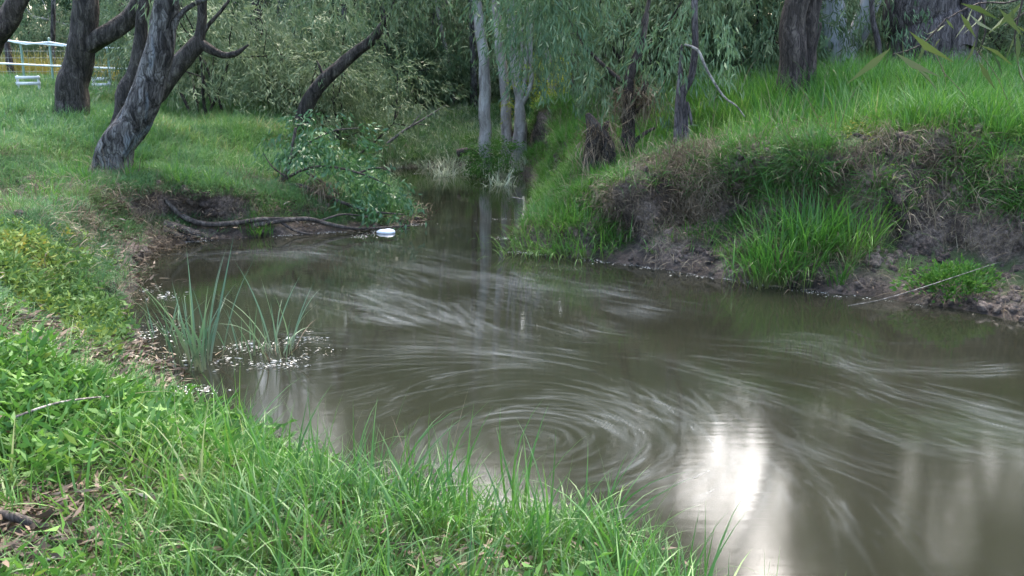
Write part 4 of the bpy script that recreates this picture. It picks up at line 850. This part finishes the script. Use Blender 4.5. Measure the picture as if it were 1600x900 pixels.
for k, (px, py, s) in enumerate([(640, 256, 1), (668, 262, .9), (700, 262, 1.1), (730, 268, .8), (775, 275, 1), (800, 268, 1.1), (690, 275, .8), (785, 290, .8), (715, 254, 1), (615, 262, .9), (655, 250, 1)]):
    reeds('sedge_tussock', 'pale drooping sedge tussock at the far end of the pool', rb(px, py, .12*s, .12, 60), (.3*s, .62*s), (.010, .018), M['palereed'], .35, 1.6, 'pale sedge tussocks in the far shallows', 'sedge')
def tussock(name, label, px, py, z, n, sx, h, w, mat, lean=.25, curve=1.0):
    c = RG(px, py, 0); bs = np.c_[c[0]+rng.normal(0, sx, n), c[1]+rng.normal(0, sx*.7, n)]; zz = height(bs[:, 0], bs[:, 1])[0]
    reeds(name, label, np.c_[bs, np.maximum(zz-.02, 0)], h, w, mat, lean, curve, cat='grass tussock')
tussock('grass_tussock', 'lush long-bladed tussock low on the right bank above the waterline', 1215, 434, .12, 330, .17, (.35, .85), (.008, .016), M['tall'], .28, .9)
tussock('grass_tussock', 'dark green tussock leaning against the bare soil right of the lush tussock', 1335, 392, .5, 210, .13, (.3, .7), (.008, .014), M['tall'])
tussock('grass_tussock', 'tall leaning tussock rising behind the lush one up the right bank', 1265, 396, .5, 260, .16, (.4, .85), (.008, .015), M['tall'], .2, .8)
tussock('grass_tussock', 'upright yellow green tuft on the sloping bare soil', 1315, 440, .12, 40, .05, (.2, .5), (.009, .014), M['weed'], .25, .9)
tussock('grass_tussock', 'rounded green tussock at the tip of the right bank', 850, 392, .1, 320, .26, (.2, .45), (.006, .011), M['tall'], .4, 1.5)
tussock('grass_tussock', 'dark green tuft under the logs at the left point', 405, 366, .06, 90, .07, (.12, .28), (.007, .012), M['tall'], .3, .7)
tussock('grass_tussock', 'soft green tussock hanging to the water between the bank tip and the dark undercut', 905, 392, .1, 300, .2, (.2, .5), (.006, .011), M['tall'], .4, 1.4)
tussock('grass_tussock', 'bright green tussock higher on the bank tip below the shaggy stump', 880, 345, .1, 260, .25, (.2, .5), (.006, .012), M['tall'], .3, 1.1)
# leafy mound on the mud
c = W(1490, 418, .32); c[2] = height([c[0]], [c[1]])[0][0]; th = thing('leafy_mound', 'rounded mound of fresh green leaves on the mud at right', 'plant', c)
n = 1900; a = rng.random(n)*6.28; q = rng.random(n)**.5; lump = 1+.9*fbm(np.cos(a)*q, np.sin(a)*q, 2.5, 3, 80); off = np.c_[np.cos(a)*q*.36*lump, np.sin(a)*q*.26, .2*np.sqrt(1-q*q)*lump+rng.normal(0, .03, n)]; D = off+rng.normal(0, .15, off.shape)+np.array([0, 0, .1]); D /= np.linalg.norm(D, axis=1)[:, None]
leaf_obj('foliage', M['weed'], leaves(off, D, rng.uniform(.03, .06, n), rng.uniform(.012, .024, n)), th)
blade_obj('skirt', M['straw'], th, base=off[:200]*np.array([1, 1, .3]), ang=a[:200], lean=rng.uniform(.8, 1.8, 200), curve=rng.uniform(.2, 1.2, 200), h=rng.uniform(.1, .3, 200), w=rng.uniform(.003, .006, 200), seg=5)

# ------------------------------------------------------------------ fallen bush and logs on the point
BY = 12.9
b = P(415, 340, BY); b[2] = ground(b[0], b[1]); th = thing('fallen_leafy_branch', 'leafy branch fallen over the left point, dipping toward the water', 'fallen tree', b)
mb = MB(); Z = lambda x, y, dY=0: P(x, y, BY+dY)
tube(mb, [Z(408, 335), Z(425, 305), Z(445, 275), Z(455, 240, .1), Z(462, 200, .2)], [.05, .045, .035, .028, .02], 9, .06)
tube(mb, [Z(440, 292), Z(470, 290, -.1), Z(500, 303, -.2), Z(540, 318, -.3), Z(580, 330, -.4), Z(630, 335, -.4)], [.03, .028, .026, .022, .016, .008], 8, .06)
tube(mb, [Z(445, 280), Z(475, 265), Z(510, 260, -.2), Z(560, 270, -.3), Z(610, 290, -.3)], [.022, .02, .018, .014, .006], 7, .06)
tube(mb, [Z(480, 270), Z(505, 285, -.2), Z(530, 305, -.3)], [.016, .014, .01], 7, .06)
tube(mb, [Z(450, 255), Z(480, 225), Z(520, 205), Z(560, 200)], [.018, .015, .012, .006], 7, .06)
for q in ([(415, 330), (395, 300), (390, 270)], [(500, 303), (520, 330), (545, 350)], [(540, 318), (575, 345), (600, 352)], [(445, 275), (425, 260), (412, 240)], [(470, 290), (450, 320), (470, 345)], [(560, 270), (590, 262), (612, 268)], [(580, 330), (610, 345), (645, 350)]):
    tube(mb, [Z(x, y, -.2) for x, y in q], [.014, .011, .004], 6, .06)
mb.build('branches', M['wetwood'], th, b)
tp = [Z(x, y, rng.normal(-.1, .2)) for x, y in [(470, 215), (500, 225), (530, 215), (560, 235), (520, 245), (490, 250), (545, 260), (575, 262), (600, 275), (585, 295), (610, 305), (625, 320), (560, 300), (530, 290), (455, 225), (440, 205), (480, 195), (510, 200), (600, 318), (545, 325), (500, 275), (470, 240)]]
leaf_obj('foliage', M['bush'], sprays(np.array(tp), .28, 8, 15, droop=.35, L=(.06, .12), Wd=(.018, .034), twl=(.15, .4)), th, b)
nest(Z(505, 292, -.3), (.12, .08, .07), 260, th, b, 7)
def log(name, label, pts, rads, mat='wetwood', cat='branch', forks=(), group=None):
    pts = [np.array(p) for p in pts]; o = pts[0]; mb = MB(); tube(mb, pts, rads, 9, .05, .15, seed=random.random()*9)
    for f, r in forks: tube(mb, f, r, 6, .05, .1, seed=random.random()*9)
    ob = mb.build(name, M[mat], None, o); ob.location = o; tag(ob, label, cat, group); return ob
Q = lambda px, py, z: W(px, py, z)
G = RG
log('curved_root', 'long curved root sweeping along the foot of the left point', [G(258, 312), G(275, 330, .05), G(295, 343, .06), G(320, 350, .06), G(350, 350, .08), G(385, 346, .1), G(415, 342, .12), G(470, 341, .14)], [.025, .035, .036, .034, .03, .03, .025, .012], cat='root')
log('wet_log', 'upper of two smooth wet logs sliding into the water by the left point', [G(255, 348, .05), G(285, 358, .07), G(310, 367, .05), G(332, 374, .0)], [.05, .055, .045, .03], 'wetwood', 'log')
log('wet_log', 'lower of two smooth wet logs sliding into the water by the left point', [G(252, 360, .05), G(275, 367, .04), G(302, 376, .0)], [.045, .04, .03], 'wetwood', 'log')
log('dead_bough', 'low dark bough lying along the waterline under the fallen leafy branch', [G(395, 352, .06), G(430, 346, .1), G(480, 342, .14), G(515, 350, .1), G(560, 357, .04), G(640, 353, .02)], [.04, .035, .03, .028, .02, .01], 'wetwood', forks=[([G(440, 348, .1), G(460, 360, .06), G(485, 366, .02)], [.02, .015, .01]), ([G(500, 345, .12), G(535, 335, .2), G(575, 338, .15)], [.016, .012, .006])])
log('bleached_branch', 'bleached bare branch slanting up by the far shallows', [P(604, 225, 18.8), P(630, 205, 19), P(655, 190, 19.2), P(695, 165, 19.5)], [.03, .026, .02, .008], 'deadwood', forks=[([P(640, 200, 19), P(655, 180, 19), P(658, 170, 19)], [.015, .01, .005])])
log('forked_stick', 'crooked forked stick on the muddy litter below the left bank', [RG(112, 533, .04), RG(130, 535, .05), RG(150, 550, .04), RG(172, 570, .03)], [.014, .018, .015, .008], 'wetwood', 'stick', [([RG(127, 534, .05), RG(125, 520, .09), RG(118, 508, .1)], [.012, .01, .006])])
log('mossy_limb', 'reddish brown bent limb in the lower left corner', [RG(-20, 800, .05), RG(15, 806, .07), RG(45, 815, .06), RG(70, 828, .01)], [.016, .017, .016, .012], 'bark_brown' if False else 'wetwood')
log('dry_stick', 'pale thin stick in the lower left litter, pointing right', [RG(20, 900, .05), RG(60, 880, .06), RG(120, 860, .07)], [.006, .006, .003], 'deadwood', 'stick')
log('long_twig', 'long thin twig lying across the leafy weeds', [RG(15, 655, .18), RG(80, 632, .2), RG(140, 622, .2), RG(200, 618, .16)], [.005, .005, .004, .002], 'deadwood', 'twig')
log('bank_stick', 'pale upright stick at the tip of the right bank', [Q(818, 345, .0), Q(820, 325, .12), Q(818, 308, .25)], [.03, .028, .02], 'deadwood', 'stick', [([Q(820, 312, .22), Q(800, 308, .25)], [.012, .008])])
log('dark_snag', 'dark driftwood snag at the far right of the pool end', [Q(715, 240, .4), Q(735, 236, .45), Q(748, 245, .3)], [.08, .07, .04], 'wetwood', 'log')
log('dead_stalk', 'dry leaning stalk low on the right mud', [Q(1325, 478, .1), Q(1400, 462, .2), Q(1560, 410, .35)], [.004, .004, .003], 'deadwood', 'stalk')
for k, (a, c, lb) in enumerate([((1472, 110), (1530, 190), 'dry stalk slanting in the tall grass, left of the hanging leaves'), ((1530, 80), (1580, 170), 'dry stalk slanting in the tall grass under the hanging leaves'), ((1440, 60), (1478, 120), 'dry stalk against the massive trunk')]):
    log('dry_stalk', lb, [P(a[0], a[1], 9.6), P((a[0]+c[0])/2+3, (a[1]+c[1])/2-4, 9.7), P(*c, 9.8)], [.003, .004, .004], 'straw', 'stalk')
# ragged dark pile at the far bank
c = W(595, 240, .25); nest(c, (.25, .2, .1), 500, None, c, 9, 'brush_pile'); o = bpy.data.objects['brush_pile']; o.location = c; tag(o, 'dark pile of dead brush on the far shore left of the sedges', 'brush pile', kind='stuff')

# white plastic bag afloat
c = W(603, 364); n1, n2 = 26, 14; u = np.linspace(0, 2*math.pi, n1, endpoint=False); v = np.linspace(0, math.pi, n2); U, Vv = np.meshgrid(u, v)
X = np.sin(Vv)*np.cos(U)*.12; Yb = np.sin(Vv)*np.sin(U)*.07; Zb = np.cos(Vv)*.04; X = X*(1+.0*U); Zb = Zb*(.75+.5*(X+.13)/.27)+.014*vnoise(X*30, Yb*30); Yb = Yb*(.7+.5*(X+.13)/.27)
fcs = np.array([[j*n1+i, j*n1+(i+1) % n1, (j+1)*n1+(i+1) % n1, (j+1)*n1+i] for j in range(n2-1) for i in range(n1)])
ob = add_mesh('plastic_bag', np.stack([X, Yb, Zb+.012], -1).reshape(-1, 3), fcs, M['plastic']); ob.location = c; tag(ob, 'small white inflated plastic bag floating off the left point', 'plastic bag')

# ------------------------------------------------------------------ flecks of foam and pale scraps on the water
def fleck(name, n, rad, s):
    C = []; Fs = []; k = 0
    for i in range(n):
        c = rng.normal(0, rad, 2)*np.array([1.6, .6]); r = rng.uniform(*s); m = 7; a = np.arange(m)/m*6.283
        q = np.c_[c[0]+np.cos(a)*r*rng.uniform(.6, 1.3, m)*1.8, c[1]+np.sin(a)*r*rng.uniform(.6, 1.2, m), np.full(m, .002)]
        C += [*q, [c[0], c[1], r*.5]]; Fs += [[k+j, k+(j+1) % m, k+m] for j in range(m)]; k += m+1
    return add_mesh(name, np.array(C), np.array(Fs), M['foamfleck'], link=False)
FK = [fleck('fleck', 6, .05, (.003, .009)) for k in range(4)]
lines = [([(560, 372), (590, 362), (660, 349)], 40), ([(425, 369), (470, 366), (540, 362)], 45), ([(245, 384), (300, 378), (330, 376)], 25), ([(800, 392), (850, 399)], 25), ([(890, 402), (960, 412), (1010, 417)], 18), ([(1015, 419), (1080, 429), (1160, 440)], 30), ([(1165, 442), (1230, 452), (1290, 460)], 20), ([(1300, 463), (1400, 473), (1440, 478)], 12),
         ([(600, 263), (700, 262)], 20), ([(640, 272), (790, 272)], 25), ([(760, 345), (800, 342)], 8), ([(780, 372), (800, 374)], 8), ([(255, 610), (310, 612)], 14), ([(215, 590), (240, 560), (225, 520)], 26)]
pts = []
for l, n in lines:
    l = np.array([W(*q)[:2] for q in l]); t = rng.random(n)*(len(l)-1); i = np.minimum(t.astype(int), len(l)-2); f = (t-i)[:, None]; q = l[i]*(1-f)+l[i+1]*f+rng.normal(0, .03, (n, 2)); pts.append(q)
q = np.concatenate(pts); scatter('foam_flecks', 'white foam flecks gathered along the waterlines', 'foam', FK, np.c_[q, np.full(len(q), .004)], np.c_[np.zeros((len(q), 2)), rng.normal(0, .3, len(q))], rng.uniform(.25, 1., len(q))**1.3)
SCM = leaf_mat('pale_scrap', [(.1, (.12, .09, .06)), (.4, (.42, .40, .34)), (.9, (.70, .70, .66))], 6, .1, .4, .5)
SC = [litp('scrap_patch', 9, .05, SCM, (.015, .055), (.004, .010), .15) for k in range(3)]
pts = []
for l, n, s in [([(330, 565), (400, 575), (450, 570), (535, 542)], 22, .04), ([(340, 545), (420, 545), (480, 530)], 22, .08), ([(215, 575), (270, 570), (330, 560)], 16, .09), ([(230, 520), (300, 530)], 14, .1), ([(225, 450), (260, 470)], 8, .08), ([(270, 608), (308, 612)], 8, .02)]:
    l = np.array([W(*q)[:2] for q in l]); t = rng.random(n)*(len(l)-1); i = np.minimum(t.astype(int), len(l)-2); f = (t-i)[:, None]; pts.append(l[i]*(1-f)+l[i+1]*f+rng.normal(0, s, (n, 2)))
q = np.concatenate(pts); scatter('floating_scraps', 'pale leaf and bark scraps afloat among the reeds', 'floating debris', SC, np.c_[q, np.full(len(q), .003)], np.c_[np.zeros((len(q), 2)), rng.random(len(q))*6.28], rng.uniform(.5, 1.2, len(q)))

# ------------------------------------------------------------------ gum leaves hanging near the camera, upper right
o = P(1600, -40, 3.0); th = thing('hanging_gum_spray', 'olive gum leaves hanging from thin red twigs at upper right', 'branch', o)
mb = MB(); tw = [[(1640, -60), (1590, 0), (1530, 5), (1480, 30), (1450, 60)], [(1600, -10), (1585, 60), (1592, 100)], [(1530, 4), (1540, 50), (1525, 90)], [(1480, 28), (1440, 70), (1395, 85)], [(1640, -40), (1600, 20), (1570, 40)]]
for t in tw: tube(mb, [P(a, c, 3.0) for a, c in t], list(np.linspace(.0035, .0012, len(t))), 6, .03, 0)
mb.build('twigs', M['bark_brown'], th, o)
lf = [(1410, 55, 1408, 135), (1392, 75, 1380, 135), (1430, 105, 1432, 140), (1500, 5, 1488, 40), (1478, 30, 1470, 48), (1520, 10, 1515, 60), (1525, 60, 1522, 110), (1530, 70, 1528, 105), (1552, 85, 1552, 118), (1590, 50, 1578, 105), (1600, 40, 1585, 95), (1580, 10, 1568, 45), (1570, 25, 1560, 50), (1590, 40, 1583, 55), (1513, 20, 1520, 55), (1470, 60, 1468, 75), (1478, 38, 1472, 52), (1420, 48, 1412, 100), (1600, 0, 1612, 50), (1500, 20, 1503, 62), (1545, 8, 1540, 52), (1560, 12, 1566, 60), (1590, 95, 1586, 140), (1528, 95, 1532, 140), (1450, 58, 1446, 98), (1610, 60, 1602, 120), (1398, 82, 1402, 120)]
C = np.array([P(a, c, 3.0+rng.normal(0, .15)) for a, c, _, _ in lf]); E = np.array([P(a, c, 3.0) for _, _, a, c in lf]); E[:, 1] = C[:, 1]; D = E-C; Ll = np.linalg.norm(D, axis=1); D /= Ll[:, None]
V, Fc, r = leaves(C, D, Ll, Ll*.12+.003); leaf_obj('leaves', leaf_mat('near_gum_leaf', [(.1, (.025, .045, .014)), (.6, (.055, .08, .025)), (.95, (.11, .09, .035))], 3, .3, .6, .25), (V, Fc, r), th, o)
